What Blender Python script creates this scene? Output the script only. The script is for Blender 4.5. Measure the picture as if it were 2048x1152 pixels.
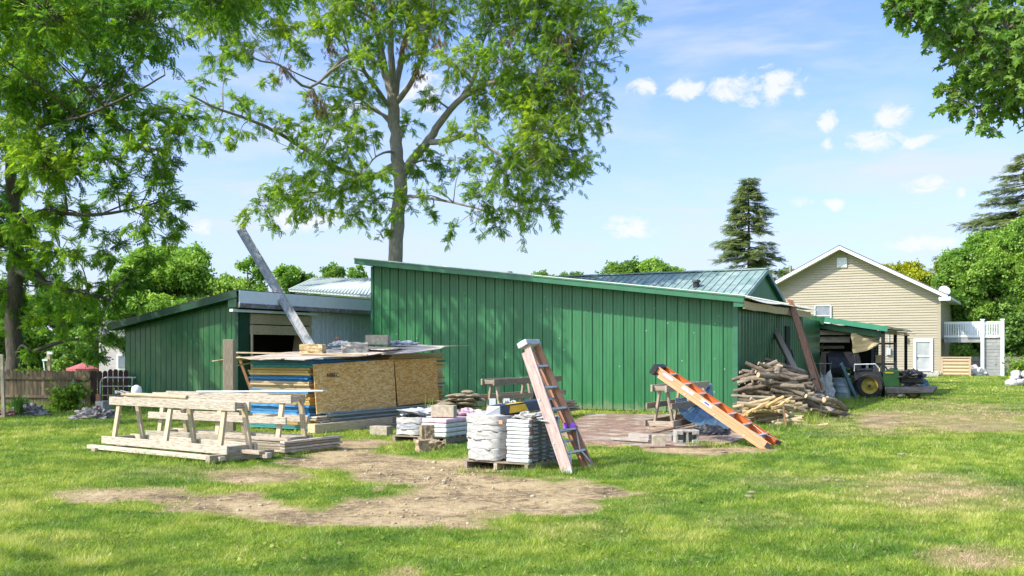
import bpy, bmesh, math, random
import numpy as np
from mathutils import Vector, Matrix, noise as mnoise
random.seed(7); rng = np.random.default_rng(11)
for o in list(bpy.data.objects): bpy.data.objects.remove(o)
S = bpy.context.scene; COL = S.collection
R = math.radians
# ---------------------------------------------------------------- camera
cam = bpy.data.cameras.new("camera"); co = bpy.data.objects.new("camera", cam); COL.objects.link(co)
co.location = (0, 0, 1.6); co.rotation_euler = (R(90), 0, 0)
cam.sensor_width = 36; cam.lens = 36*2000/2048; cam.shift_y = 124/2048; cam.clip_end = 3000; cam.clip_start = .1
S.camera = co
S.render.resolution_x = 1024; S.render.resolution_y = 576
# ---------------------------------------------------------------- sun, sky, exposure
RAY = Vector((.93, .42, -.97)).normalized()
sl = bpy.data.lights.new("sun", 'SUN'); sl.energy = 3.8; sl.angle = R(.5); sl.color = (1, .945, .83)
so = bpy.data.objects.new("sun", sl); COL.objects.link(so); so.rotation_euler = RAY.to_track_quat('-Z', 'Y').to_euler()
so.location = (-30, -20, 40)
S.view_settings.view_transform = 'Standard'; S.view_settings.look = 'None'; S.view_settings.exposure = 0.82; S.view_settings.gamma = 1
W = bpy.data.worlds.new("World"); S.world = W; W.use_nodes = True
nt = W.node_tree; N = nt.nodes; L = nt.links; N.clear()
def nn(t, **k):
    n = N.new(t)
    for a, b in k.items(): setattr(n, a, b)
    return n
def mth(op, a, b=None, c=None, clamp=False):
    n = nn('ShaderNodeMath', operation=op); n.use_clamp = clamp
    for i, x in enumerate((a, b, c)):
        if x is None: continue
        if isinstance(x, (int, float)): n.inputs[i].default_value = x
        else: L.new(x, n.inputs[i])
    return n.outputs[0]
wo = nn('ShaderNodeOutputWorld'); bg = nn('ShaderNodeBackground'); L.new(bg.outputs[0], wo.inputs[0])
sky = nn('ShaderNodeTexSky', sky_type='NISHITA'); sky.sun_disc = False; sky.sun_elevation = math.asin(-RAY.z)
sky.sun_rotation = math.atan2(-RAY.x, -RAY.y); sky.air_density = 1.0; sky.dust_density = .6; sky.ozone_density = 1.6
bg.inputs[1].default_value = .15
tc = nn('ShaderNodeTexCoord'); sp = nn('ShaderNodeSeparateXYZ'); L.new(tc.outputs['Generated'], sp.inputs[0])
az = mth('ARCTAN2', sp.outputs[0], sp.outputs[1]); el = mth('ARCSINE', sp.outputs[2])
ae = nn('ShaderNodeCombineXYZ'); L.new(az, ae.inputs[0]); L.new(el, ae.inputs[1])
def wnoise(scale, sx, sy, det=8, rough=.6, dist=0):
    mp = nn('ShaderNodeMapping'); mp.inputs['Scale'].default_value = (sx, sy, 1); L.new(ae.outputs[0], mp.inputs[0])
    n = nn('ShaderNodeTexNoise'); n.inputs['Scale'].default_value = scale; n.inputs['Detail'].default_value = det
    n.inputs['Roughness'].default_value = rough; n.inputs['Distortion'].default_value = dist
    L.new(mp.outputs[0], n.inputs['Vector']); return n.outputs[0]
cn = wnoise(38, 1, 1.3, 12, .68, .5)
def ell(px, py, rx, ry):
    X = (px-1024)/2000; Y = (700-py)/2000; a0 = math.atan(X); e0 = math.atan(Y*math.cos(a0))
    k = 1/2000*math.cos(a0)**1.5
    dx = mth('MULTIPLY', mth('SUBTRACT', az, a0), 1/(rx*k)); dy = mth('MULTIPLY', mth('SUBTRACT', el, e0), 1/(ry*k))
    return mth('SUBTRACT', 1, mth('ADD', mth('MULTIPLY', dx, dx), mth('MULTIPLY', dy, dy)))
cl = None
for c in [(1555,170,62,36),(1490,178,75,30),(1455,188,42,18),(1372,182,46,20),(1285,172,32,20),(1790,232,42,30),(1760,282,75,22),(1825,284,48,14),
          (1657,290,14,14),(1603,405,24,16),(1673,406,24,14),(1860,368,50,18),(1655,238,20,22),(1260,455,50,22),(395,450,28,22),(620,440,70,26),(1922,385,10,16),
          (1250,440,40,12),(1840,485,90,16),(700,215,60,18),(850,180,70,40)]:
    e = ell(*c); e = mth('MAXIMUM', e, -3.0)
    cl = e if cl is None else mth('MAXIMUM', cl, e)
puff = mth('MULTIPLY', mth('ADD', cl, mth('MULTIPLY', mth('SUBTRACT', cn, .47), 6.0)), .65, clamp=True)
def smst(x, a, b):
    m = nn('ShaderNodeMapRange', interpolation_type='SMOOTHSTEP'); L.new(x, m.inputs[0])
    m.inputs[1].default_value = a; m.inputs[2].default_value = b; return m.outputs[0]
puff = smst(puff, .0, 1.0)
wis = smst(wnoise(5, .7, 4.0, 7, .55, .6), .47, .72)
lowc = smst(el, .42, .02)
wis2 = smst(wnoise(9, .8, 3.0, 8, .6, .3), .45, .66)
veil = mth('ADD', mth('MULTIPLY', wis, .6), mth('MULTIPLY', mth('MULTIPLY', wis2, lowc), .5), clamp=True)
base = nn('ShaderNodeMixRGB'); base.blend_type = 'MULTIPLY'; base.inputs[0].default_value = 1
L.new(sky.outputs[0], base.inputs[1]); base.inputs[2].default_value = (.74, .80, 1.05, 1)
hz = nn('ShaderNodeMixRGB'); L.new(mth('POWER', smst(el, .36, -.04), 1.5), hz.inputs[0]); L.new(base.outputs[0], hz.inputs[1]); hz.inputs[2].default_value = (2.75, 3.2, 3.95, 1)
m1 = nn('ShaderNodeMixRGB'); L.new(veil, m1.inputs[0]); L.new(hz.outputs[0], m1.inputs[1]); m1.inputs[2].default_value = (3.1, 3.35, 3.9, 1)
m2 = nn('ShaderNodeMixRGB'); L.new(mth('MULTIPLY', puff, .92), m2.inputs[0]); L.new(m1.outputs[0], m2.inputs[1]); m2.inputs[2].default_value = (3.7, 3.8, 4.05, 1)
# glow added to the unseen sky on the sun's side, for extra fill light
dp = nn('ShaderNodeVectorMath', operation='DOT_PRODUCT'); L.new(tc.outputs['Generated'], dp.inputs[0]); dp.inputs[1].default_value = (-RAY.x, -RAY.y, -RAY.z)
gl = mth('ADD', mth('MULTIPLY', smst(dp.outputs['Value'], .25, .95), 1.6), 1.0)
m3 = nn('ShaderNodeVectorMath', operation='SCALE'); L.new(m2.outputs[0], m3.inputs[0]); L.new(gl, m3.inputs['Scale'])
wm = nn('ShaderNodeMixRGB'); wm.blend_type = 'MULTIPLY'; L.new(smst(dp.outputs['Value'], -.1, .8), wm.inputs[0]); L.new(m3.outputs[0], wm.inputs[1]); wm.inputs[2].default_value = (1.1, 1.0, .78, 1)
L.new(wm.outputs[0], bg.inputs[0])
# ---------------------------------------------------------------- helpers
def P(px, py, Z): return Vector(((px-1024)/2000*Z, Z, 1.6+(700-py)/2000*Z))
def G(px, py, z=0.0):
    Z = (1.6-z)*2000/(py-700); return Vector(((px-1024)/2000*Z, Z, z))
def V(*a): return Vector(a)
ORG = {}
def prop(o, label=None, cat=None, group=None, kind=None):
    if label: o['label'] = label
    if cat: o['category'] = cat
    if group: o['group'] = group
    if kind: o['kind'] = kind
    return o
def thing(name, label, cat, loc, group=None):
    o = bpy.data.objects.new(name, None); o.empty_display_size = .2; COL.objects.link(o); o.location = loc
    ORG[o.name] = Vector(loc); return prop(o, label, cat, group)
def mkobj(name, me, parent=None, org=None):
    o = bpy.data.objects.new(name, me); COL.objects.link(o)
    if parent is not None:
        o.parent = parent; ORG[o.name] = ORG[parent.name]
    else:
        o.location = org or (0, 0, 0); ORG[o.name] = Vector(org or (0, 0, 0))
    return o
class MB:
    def __init__(s, M=None): s.v = []; s.f = []; s.uv = []; s.t = []; s.mi = []; s.M = M
    def add(s, vs, fs, uvs=None, tint=None, mi=0):
        b = len(s.v)
        for p in vs:
            p = Vector(p); s.v.append(s.M @ p if s.M else p)
        if tint is None: tint = random.random()
        for k, f in enumerate(fs):
            s.f.append([b+i for i in f]); s.t.append(tint); s.mi.append(mi)
            if uvs: s.uv.append(uvs[k])
            else: s.uv.append([(vs[i][0]+vs[i][1], vs[i][2]) for i in f])
    def obox(s, c, ax, sz, tint=None, mi=0, taper=None):
        X, Y, Z = [Vector(a) for a in ax]; h = [q/2 for q in sz]; c = Vector(c); vs = []; lc = []
        for i in (-1, 1):
            for j in (-1, 1):
                for k in (-1, 1):
                    l = (i*h[0], j*h[1], k*h[2]); lc.append(l); vs.append(c+X*l[0]+Y*l[1]+Z*l[2])
        F = [(0,1,3,2),(4,6,7,5),(0,4,5,1),(2,3,7,6),(0,2,6,4),(1,5,7,3)]; A = [(1,2),(1,2),(0,2),(0,2),(0,1),(0,1)]
        ou, ov = random.uniform(0, 50), random.uniform(0, 50)
        s.add(vs, F, [[(lc[i][a]+ou, lc[i][b]+ov+n*.7) for i in f] for n, (f, (a, b)) in enumerate(zip(F, A))], tint, mi)
    def box(s, c, sz, rz=0, tint=None, mi=0, tilt=None):
        m = Matrix.Rotation(rz, 3, 'Z')
        if tilt: m = m @ Matrix.Rotation(tilt[0], 3, 'X') @ Matrix.Rotation(tilt[1], 3, 'Y')
        s.obox(c, (m.col[0], m.col[1], m.col[2]), sz, tint, mi)
    def beam(s, p0, p1, w, h, up=(0,0,1), tint=None, mi=0):
        p0 = Vector(p0); p1 = Vector(p1); X = (p1-p0); l = X.length; X.normalize()
        Y = Vector(up).cross(X)
        if Y.length < 1e-4: Y = Vector((0, 1, 0)).cross(X)
        Y.normalize(); Z = X.cross(Y)
        s.obox((p0+p1)/2, (X, Y, Z), (l, w, h), tint, mi)
    def tube(s, pts, rad, n=8, caps=True, tint=None, mi=0, cmi=None, jit=0):
        pts = [Vector(p) for p in pts]; vs = []; K = len(pts)
        if isinstance(rad, (int, float)): rad = [rad]*K
        t0 = (pts[1]-pts[0]).normalized(); ref = Vector((0,0,1)) if abs(t0.z) < .9 else Vector((1,0,0))
        Y = ref.cross(t0).normalized(); ln = 0; lens = []
        for k, p in enumerate(pts):
            if k: ln += (p-pts[k-1]).length
            lens.append(ln)
            t = (pts[min(k+1, K-1)]-pts[max(k-1, 0)]).normalized(); Y = (Y-t*Y.dot(t)).normalized(); Z = t.cross(Y)
            for i in range(n):
                a = 2*math.pi*i/n; r = rad[k]*(1+random.uniform(-jit, jit)) if jit else rad[k]
                vs.append(p+Y*math.cos(a)*r+Z*math.sin(a)*r)
        fs = []; uvs = []; ou = random.uniform(0, 30)
        for k in range(K-1):
            for i in range(n):
                j = (i+1) % n; fs.append((k*n+i, k*n+j, (k+1)*n+j, (k+1)*n+i)); c = 2*math.pi*rad[0]/n
                uvs.append([(lens[k]+ou, i*c), (lens[k]+ou, (i+1)*c), (lens[k+1]+ou, (i+1)*c), (lens[k+1]+ou, i*c)])
        if tint is None: tint = random.random()
        s.add(vs, fs, uvs, tint, mi)
        if caps:
            for q, k in ((0, 0), (1, K-1)):
                idx = [k*n+i for i in range(n)]; c = [vs[i] for i in idx]
                cc = pts[k]; uv = [((p-cc).x+(p-cc).y*.7, (p-cc).z) for p in c]
                s.add(c, [tuple(range(n)) if q else tuple(reversed(range(n)))], [uv if q else uv[::-1]], tint, mi if cmi is None else cmi)
    def strip(s, rows, tint=None, mi=0, flip=False):   # rows: list of equal-length vertex rows
        n = len(rows[0]); vs = [p for r in rows for p in r]; fs = []; uvs = []
        for a in range(len(rows)-1):
            for b in range(n-1):
                f = (a*n+b, a*n+b+1, (a+1)*n+b+1, (a+1)*n+b); fs.append(f[::-1] if flip else f)
        s.add(vs, fs, None, tint, mi)
    def prism(s, poly, d, tint=None, mi=0):            # planar polygon (3-D points) thickened by vector d
        d = Vector(d); a = [Vector(p) for p in poly]; b = [p+d for p in a]; n = len(a)
        fs = [tuple(range(n))[::-1], tuple(range(n, 2*n))]+[(i, (i+1) % n, n+(i+1) % n, n+i) for i in range(n)]
        s.add(a+b, fs, None, tint, mi)
    def build(s, name, mat, parent=None, org=None, smooth=False, bevel=0, label=None, cat=None, group=None, kind=None):
        if parent is not None: org = ORG[parent.name]
        org = Vector(org) if org is not None else Vector((0, 0, 0))
        me = bpy.data.meshes.new(name); me.from_pydata([tuple(p-org) for p in s.v], [], s.f)
        for m in (mat if isinstance(mat, (list, tuple)) else [mat]): me.materials.append(m)
        u = me.uv_layers.new(name="UVMap"); fl = [c for f in s.uv for q in f for c in q[:2]]
        u.data.foreach_set('uv', fl)
        at = me.attributes.new('tint', 'FLOAT', 'FACE'); at.data.foreach_set('value', s.t)
        me.polygons.foreach_set('material_index', s.mi)
        if smooth: me.polygons.foreach_set('use_smooth', [True]*len(me.polygons))
        me.update(); o = mkobj(name, me, parent, org)
        if bevel:
            b = o.modifiers.new('bevel', 'BEVEL'); b.width = bevel; b.segments = 1; b.limit_method = 'ANGLE'
        return prop(o, label, cat, group, kind)
# ---------------------------------------------------------------- materials
def newmat(name):
    m = bpy.data.materials.new(name); m.use_nodes = True; t = m.node_tree; t.nodes.clear()
    out = t.nodes.new('ShaderNodeOutputMaterial'); return m, t, out
def lk(t, a, b): t.links.new(a, b)
def tnoise(t, vec, scale, det=6, rough=.6, dist=0):
    n = t.nodes.new('ShaderNodeTexNoise'); n.inputs['Scale'].default_value = scale; n.inputs['Detail'].default_value = det
    n.inputs['Roughness'].default_value = rough; n.inputs['Distortion'].default_value = dist
    if vec is not None: lk(t, vec, n.inputs['Vector'])
    return n.outputs[0]
def tmap(t, coord, sc):
    tcn = t.nodes.new('ShaderNodeTexCoord'); mp = t.nodes.new('ShaderNodeMapping'); mp.inputs['Scale'].default_value = sc
    if coord == 'Pos':
        g = t.nodes.new('ShaderNodeNewGeometry'); lk(t, g.outputs['Position'], mp.inputs[0])
    else: lk(t, tcn.outputs[coord], mp.inputs[0])
    return mp.outputs[0]
def ramp(t, fac, stops):
    r = t.nodes.new('ShaderNodeValToRGB'); e = r.color_ramp.elements
    while len(e) < len(stops): e.new(.5)
    for i, (p, c) in enumerate(stops): e[i].position = p; e[i].color = tuple(c)+(1,)
    lk(t, fac, r.inputs[0]); return r.outputs[0]
def mixc(t, fac, a, b, mode='MIX'):
    n = t.nodes.new('ShaderNodeMixRGB'); n.blend_type = mode
    for i, x in enumerate((fac, a, b)):
        if isinstance(x, (int, float)): n.inputs[i].default_value = x
        elif isinstance(x, tuple): n.inputs[i].default_value = x+(1,)
        else: lk(t, x, n.inputs[i])
    return n.outputs[0]
def mrange(t, x, a, b, c=0, d=1, smooth=False):
    m = t.nodes.new('ShaderNodeMapRange'); lk(t, x, m.inputs[0])
    if smooth: m.interpolation_type = 'SMOOTHSTEP'
    for i, q in enumerate((a, b, c, d)): m.inputs[i+1].default_value = q
    return m.outputs[0]
def tattr(t, name='tint'):
    a = t.nodes.new('ShaderNodeAttribute'); a.attribute_name = name; return a.outputs['Fac']
def Mt(name, c1, c2, c3=None, scale=4, stretch=(1,1,1), coord='Object', rough=.75, metal=0, bump=.25, bdist=.006, tint=.25, spec=.4, fine=.18, det=6, lo=.32, hi=.68, tcol=None):
    m, t, out = newmat(name); v = tmap(t, coord, stretch)
    n = tnoise(t, v, scale, det, .62, .15)
    st = [(lo, c1), (hi, c2)] if c3 is None else [(lo, c1), ((lo+hi)/2, c2), (hi, c3)]
    c = ramp(t, n, st)
    f = tnoise(t, v, scale*9, 3, .7)
    if fine: c = mixc(t, 1, c, mixc(t, mrange(t, f, .3, .7), (1-fine,)*3, (1+fine,)*3), 'MULTIPLY')
    if tcol: c = mixc(t, mrange(t, tattr(t), .55, 1), c, tcol)
    if tint: c = mixc(t, 1, c, mixc(t, tattr(t), (1-tint,)*3, (1+tint*.8,)*3), 'MULTIPLY')
    b = t.nodes.new('ShaderNodeBsdfPrincipled'); lk(t, c, b.inputs['Base Color']); b.inputs['Roughness'].default_value = rough
    b.inputs['Metallic'].default_value = metal; b.inputs['Specular IOR Level'].default_value = spec
    if bump:
        bp = t.nodes.new('ShaderNodeBump'); bp.inputs['Strength'].default_value = bump; bp.inputs['Distance'].default_value = bdist
        lk(t, mixc(t, .5, n, f), bp.inputs['Height']); lk(t, bp.outputs[0], b.inputs['Normal'])
    lk(t, b.outputs[0], out.inputs[0]); return m
def leafmat(name, dark, mid, lite, trans=.35, scale=.6):
    m, t, out = newmat(name); v = tmap(t, 'Pos', (1, 1, 1)); n = tnoise(t, v, scale, 4, .6)
    a = tattr(t); f = mixc(t, .42, a, n); c = ramp(t, f, [(.25, dark), (.5, mid), (.8, lite)])
    b = t.nodes.new('ShaderNodeBsdfPrincipled'); lk(t, c, b.inputs['Base Color']); b.inputs['Roughness'].default_value = .55; b.inputs['Specular IOR Level'].default_value = .3
    tr = t.nodes.new('ShaderNodeBsdfTranslucent'); lk(t, mixc(t, 1, c, (1.25, 1.35, .55), 'MULTIPLY'), tr.inputs[0])
    mx = t.nodes.new('ShaderNodeMixShader'); mx.inputs[0].default_value = trans; lk(t, b.outputs[0], mx.inputs[1]); lk(t, tr.outputs[0], mx.inputs[2])
    lk(t, mx.outputs[0], out.inputs[0]); return m
WST = (1.2, 14, 14)
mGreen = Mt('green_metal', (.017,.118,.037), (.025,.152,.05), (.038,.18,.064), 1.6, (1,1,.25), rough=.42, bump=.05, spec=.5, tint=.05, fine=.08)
mGreenDk = Mt('green_trim', (.022,.12,.055), (.035,.16,.075), scale=3, rough=.4, bump=.03, spec=.5, tint=.1, fine=.08)
mGreenLt = Mt('light_green_trim', (.04,.2,.11), (.055,.25,.14), scale=3, rough=.4, bump=.03, tint=.1, fine=.08)
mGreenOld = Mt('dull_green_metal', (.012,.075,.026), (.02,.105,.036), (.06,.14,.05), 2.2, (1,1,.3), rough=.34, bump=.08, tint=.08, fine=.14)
mWhiteWall = Mt('white_panel', (.55,.58,.6), (.63,.66,.68), (.7,.73,.75), 2, (1,1,.3), rough=.5, bump=.05, tint=.05)
mFascW = Mt('chalky_white_board', (.8,.8,.79), (.88,.88,.87), scale=5, rough=.6, bump=.05, tint=.03, fine=.05)
mTrimShade = Mt('shaded_green_trim', (.008,.045,.022), (.014,.06,.03), scale=4, rough=.5, bump=.05, tint=.1)  # shade on the lean-to trim put into a darker green
mGut = Mt('rusty_gutter', (.12,.09,.08), (.24,.21,.2), (.4,.4,.4), 8, (.3,1,1), rough=.7, tint=.1)
mSilver = Mt('silver_roof', (.42,.48,.46), (.46,.52,.50), scale=2, rough=.7, metal=0, bump=.03, tint=.06)
mRoofGr = Mt('grey_green_roof', (.13,.21,.185), (.2,.29,.265), (.32,.4,.37), 1.5, (1,1,1), rough=.55, metal=0, bump=.05, tint=.06)
mRawEdge = Mt('galvanised_edge', (.55,.55,.46), (.7,.7,.6), scale=6, rough=.45, metal=.2, tint=.1)
mPlank = Mt('raw_board', (.32,.21,.11), (.5,.38,.22), (.6,.5,.35), 5, WST, 'UV', tint=.2)
mHorse = Mt('pale_lumber', (.2,.15,.1), (.42,.35,.26), (.58,.51,.4), 5, (1.6, 12, 12), 'UV', bump=.5, tint=.2, lo=.3, hi=.62, fine=.3)
mHorseOld = Mt('weathered_lumber', (.16,.115,.075), (.32,.25,.175), (.45,.38,.3), 4, WST, 'UV', bump=.5, tint=.3, lo=.25, hi=.7)
mTimber = Mt('grey_timber', (.2,.17,.14), (.34,.30,.25), (.44,.40,.34), 4, WST, 'UV', bump=.5, tint=.2)
mRust = Mt('rust_brown_board', (.15,.065,.035), (.28,.135,.065), (.4,.23,.13), 4, WST, 'UV', bump=.4, tint=.3)
mPostW = Mt('post_wood', (.17,.13,.085), (.27,.21,.14), (.34,.29,.21), 6, WST, 'UV', bump=.5, tint=.1)
mGalv = Mt('galvanised_steel', (.22,.22,.21), (.33,.33,.33), (.45,.45,.45), 12, (1,1,.35), rough=.6, metal=.15, tint=.1, bump=.15)
mChan = Mt('grey_channel', (.15,.18,.19), (.26,.3,.31), (.34,.38,.4), 5, (.5,6,6), 'UV', rough=.5, metal=.3, tint=.3)
mSteelD = Mt('dark_steel', (.02,.02,.022), (.05,.05,.055), scale=6, rough=.5, tint=.2)
mConc = Mt('concrete_block', (.27,.225,.15), (.40,.34,.24), (.5,.44,.33), 14, rough=.9, bump=.7, tint=.12)
mConcG = Mt('grey_concrete', (.25,.235,.2), (.37,.35,.3), (.48,.46,.4), 14, rough=.9, bump=.7, tint=.12)
mSplit = Mt('split_face_stone', (.24,.15,.08), (.42,.30,.18), (.5,.4,.27), 10, rough=.9, bump=1, bdist=.02, tint=.12)
mStoneY = Mt('tan_split_block', (.42,.28,.1), (.6,.44,.22), (.68,.55,.33), 16, rough=.9, bump=1, bdist=.015, tint=.1)
mFlag = Mt('flagstone', (.22,.16,.09), (.42,.34,.22), (.56,.48,.35), 6, rough=.9, bump=.7, tint=.4, tcol=(.3,.22,.09))
mBag = Mt('white_plastic_bag', (.3,.275,.235), (.5,.48,.44), (.63,.62,.58), 6, rough=.5, bump=.5, bdist=.02, tint=.1)
mBagG = Mt('grey_plastic', (.25,.26,.28), (.45,.46,.48), (.62,.62,.64), 7, rough=.5, bump=.5, bdist=.02, tint=.2)
mPink = Mt('pink_wrapper', (.5,.3,.36), (.66,.45,.52), (.72,.62,.66), 7, rough=.5, bump=.4, bdist=.02, tint=.15)
mWrap = Mt('white_paper_wrap', (.36,.39,.39), (.58,.59,.57), (.72,.71,.67), 6, (1,1,4), rough=.6, bump=.5, bdist=.02, tint=.15)
mWrapD = Mt('dark_printed_wrap', (.03,.045,.04), (.06,.08,.07), scale=9, rough=.5, bump=.2, tint=.2)
mWrapR = Mt('dull_red_wrap', (.24,.1,.08), (.4,.22,.18), scale=9, rough=.6, tint=.3)
mInk = Mt('white_print', (.55,.56,.52), (.62,.62,.58), scale=9, rough=.6, bump=0, tint=0)
mBlackInk = Mt('black_print', (.03,.03,.025), (.08,.07,.05), scale=30, rough=.8, bump=0, tint=0)
mBlue = Mt('blue_paint_edge', (.02,.10,.23), (.04,.2,.42), (.10,.3,.5), 5, (1,8,8), 'UV', rough=.7, tint=.3)
mTeal = Mt('teal_paint_edge', (.02,.12,.1), (.04,.2,.18), (.08,.26,.28), 5, (1,8,8), 'UV', rough=.7, tint=.3)
mPly = Mt('plywood_edge', (.32,.17,.04), (.54,.34,.1), (.64,.47,.2), 6, (1,20,20), 'UV', rough=.8, tint=.3)
mOSBe = Mt('tan_board_edge', (.4,.28,.14), (.6,.46,.27), scale=8, stretch=(1,20,20), coord='UV', tint=.2)
mCover = Mt('weathered_sheet', (.3,.24,.19), (.48,.4,.33), (.58,.52,.45), 3, (1,5,5), 'UV', rough=.85, bump=.4, tint=.25)
mFibW = Mt('faded_pink_fibreglass', (.28,.18,.145), (.42,.30,.26), (.5,.40,.355), 4, (1,9,9), 'UV', rough=.6, bump=.2, tint=.08)
mFibWin = Mt('faded_orange_fibreglass', (.36,.17,.1), (.48,.27,.18), scale=4, stretch=(1,9,9), coord='UV', rough=.6, tint=.1)
mFibO = Mt('orange_fibreglass', (.74,.28,.13), (.8,.34,.18), scale=4, stretch=(1,6,6), coord='UV', rough=.5, bump=.05, tint=.04, fine=.06)
mFibOin = Mt('deep_orange_fibreglass', (.6,.12,.02), (.66,.16,.035), scale=4, rough=.5, bump=.05, tint=.04, fine=.06)
mAlu = Mt('aluminium', (.40,.41,.40), (.54,.55,.53), (.62,.62,.6), 9, rough=.5, metal=.15, tint=.1, bump=.1)
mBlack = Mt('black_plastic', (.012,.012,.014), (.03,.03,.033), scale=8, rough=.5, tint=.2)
mBlueD = Mt('dark_blue_card', (.02,.035,.06), (.05,.07,.11), scale=8, rough=.5, tint=.2)
mYel = Mt('yellow_print', (.6,.38,.02), (.7,.46,.04), scale=8, rough=.5, tint=.05)
mWhite = Mt('white_paint', (.64,.65,.64), (.76,.77,.77), scale=5, rough=.5, bump=.05, tint=.05, fine=.05)
mSheetB = Mt('blue_grey_sheet_metal', (.05,.1,.14), (.09,.165,.22), (.14,.22,.27), 4, rough=.45, metal=.15, tint=.06, bump=.1)
mSiding = Mt('tan_vinyl_siding', (.335,.29,.20), (.385,.335,.24), scale=2, stretch=(.3,.3,2), rough=.55, bump=.03, tint=.04, fine=.04)
mShing = Mt('dark_shingle', (.08,.08,.08), (.18,.17,.17), scale=12, rough=.9, tint=.2)
mGlass = Mt('window_glass', (.16,.18,.22), (.3,.32,.36), scale=1.5, rough=.08, bump=0, tint=.1, spec=.8, fine=.02)
mDoorG = Mt('door_glass', (.3,.33,.33), (.45,.46,.44), scale=2, rough=.12, bump=0, tint=.05, spec=.8, fine=.03)
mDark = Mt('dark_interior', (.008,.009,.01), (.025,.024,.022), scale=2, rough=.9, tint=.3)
mFence = Mt('brown_fence_board', (.07,.045,.025), (.14,.1,.058), (.2,.15,.09), 4, (8,8,.8), rough=.85, tint=.3)
mFenceR = Mt('dark_red_fence', (.035,.016,.014), (.07,.035,.03), scale=4, stretch=(8,8,.8), rough=.8, tint=.2)
mFenceG = Mt('grey_fence_board', (.3,.25,.19), (.42,.37,.29), scale=4, stretch=(8,8,.8), rough=.85, tint=.2)
mDeckG = Mt('grey_deck_board', (.24,.24,.23), (.34,.34,.33), scale=4, rough=.8, tint=.12)
mLogP = Mt('peeled_log', (.4,.28,.15), (.52,.4,.25), scale=5, stretch=(1,10,10), coord='UV', tint=.15)
mBark = Mt('log_bark', (.07,.05,.033), (.17,.13,.09), (.30,.245,.18), 5, (2.2,14,14), 'UV', rough=.95, bump=1, bdist=.02, tint=.4, tcol=(.25,.21,.15))
mBarkP = Mt('pale_branch_wood', (.26,.19,.1), (.46,.36,.2), (.6,.48,.28), 5, (2.5,12,12), 'UV', rough=.9, bump=.8, bdist=.012, tint=.3)
mSplitW = Mt('fresh_split_wood', (.55,.3,.09), (.72,.46,.18), (.78,.58,.3), 5, (1,16,16), 'UV', rough=.85, bump=.8, bdist=.01, tint=.15)
mCut = Mt('cut_log_end', (.26,.17,.09), (.42,.31,.19), (.52,.4,.26), 22, coord='UV', rough=.9, bump=.3, tint=.25)
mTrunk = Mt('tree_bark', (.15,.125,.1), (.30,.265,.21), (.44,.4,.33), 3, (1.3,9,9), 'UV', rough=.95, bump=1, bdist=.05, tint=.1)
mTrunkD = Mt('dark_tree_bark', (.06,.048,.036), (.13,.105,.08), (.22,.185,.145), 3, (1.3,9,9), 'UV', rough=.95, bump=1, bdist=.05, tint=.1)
mBirch = mTrunk
mRed = Mt('red_canvas', (.36,.08,.08), (.46,.14,.13), scale=4, rough=.7, tint=.1)
mDrum = Mt('faded_drum_metal', (.12,.2,.24), (.26,.32,.34), (.4,.38,.36), 5, (1,1,1), rough=.6, metal=.2, tint=.05, bump=.2)
mRubber = Mt('tyre_rubber', (.012,.012,.012), (.035,.033,.03), scale=9, rough=.85, tint=.1)
mJD = Mt('mower_green', (.008,.045,.01), (.014,.07,.016), scale=5, rough=.35, bump=.02, tint=.05)
mRim = Mt('rim_yellow', (.26,.19,.02), (.38,.28,.03), scale=5, rough=.4, bump=.02, tint=.05)
mCard = Mt('cardboard', (.35,.24,.14), (.46,.34,.22), scale=4, rough=.85, tint=.1)
mTanBoard = Mt('orange_tan_board', (.6,.36,.1), (.68,.44,.16), scale=4, rough=.7, tint=.1)
mCane = Mt('woven_cane', (.2,.16,.08), (.38,.32,.18), (.5,.44,.28), 6, (2,2,30), rough=.85, bump=.8, tint=.2)
mScrap = Mt('grey_scrap', (.1,.085,.085), (.24,.21,.21), (.42,.4,.39), 9, rough=.8, bump=.6, bdist=.02, tint=.3)
mRock = Mt('pale_rock', (.38,.36,.34), (.55,.53,.5), (.68,.66,.63), 5, rough=.9, bump=.7, tint=.2)
mHouseP = Mt('pale_pink_siding', (.5,.42,.4), (.62,.55,.53), scale=2, rough=.7, tint=.05)
lfMain = leafmat('walnut_leaves', (.07,.16,.02), (.2,.33,.03), (.48,.54,.05), .6)
lfLeft = leafmat('dense_tree_leaves', (.055,.14,.024), (.135,.275,.035), (.38,.48,.055), .65)
lfMaple = leafmat('maple_leaves', (.1,.2,.05), (.2,.34,.08), (.4,.5,.14), .55)
lfBg = leafmat('background_leaves', (.07,.15,.035), (.16,.28,.055), (.28,.4,.09), .4, .25)
lfBgY = leafmat('yellow_green_leaves', (.12,.18,.01), (.3,.34,.015), (.48,.45,.02), .3, .25)
lfBgB = leafmat('bright_green_leaves', (.1,.2,.035), (.22,.38,.06), (.38,.5,.1), .4, .25)
lfCon = leafmat('spruce_needles', (.07,.12,.045), (.15,.2,.07), (.32,.33,.13), .4, .6)
lfBrn = leafmat('withered_leaves', (.09,.045,.025), (.16,.085,.045), (.22,.13,.06), .2)
lfBush = leafmat('bush_leaves', (.08,.16,.015), (.2,.34,.03), (.42,.5,.05), .3, 1.5)

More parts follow.
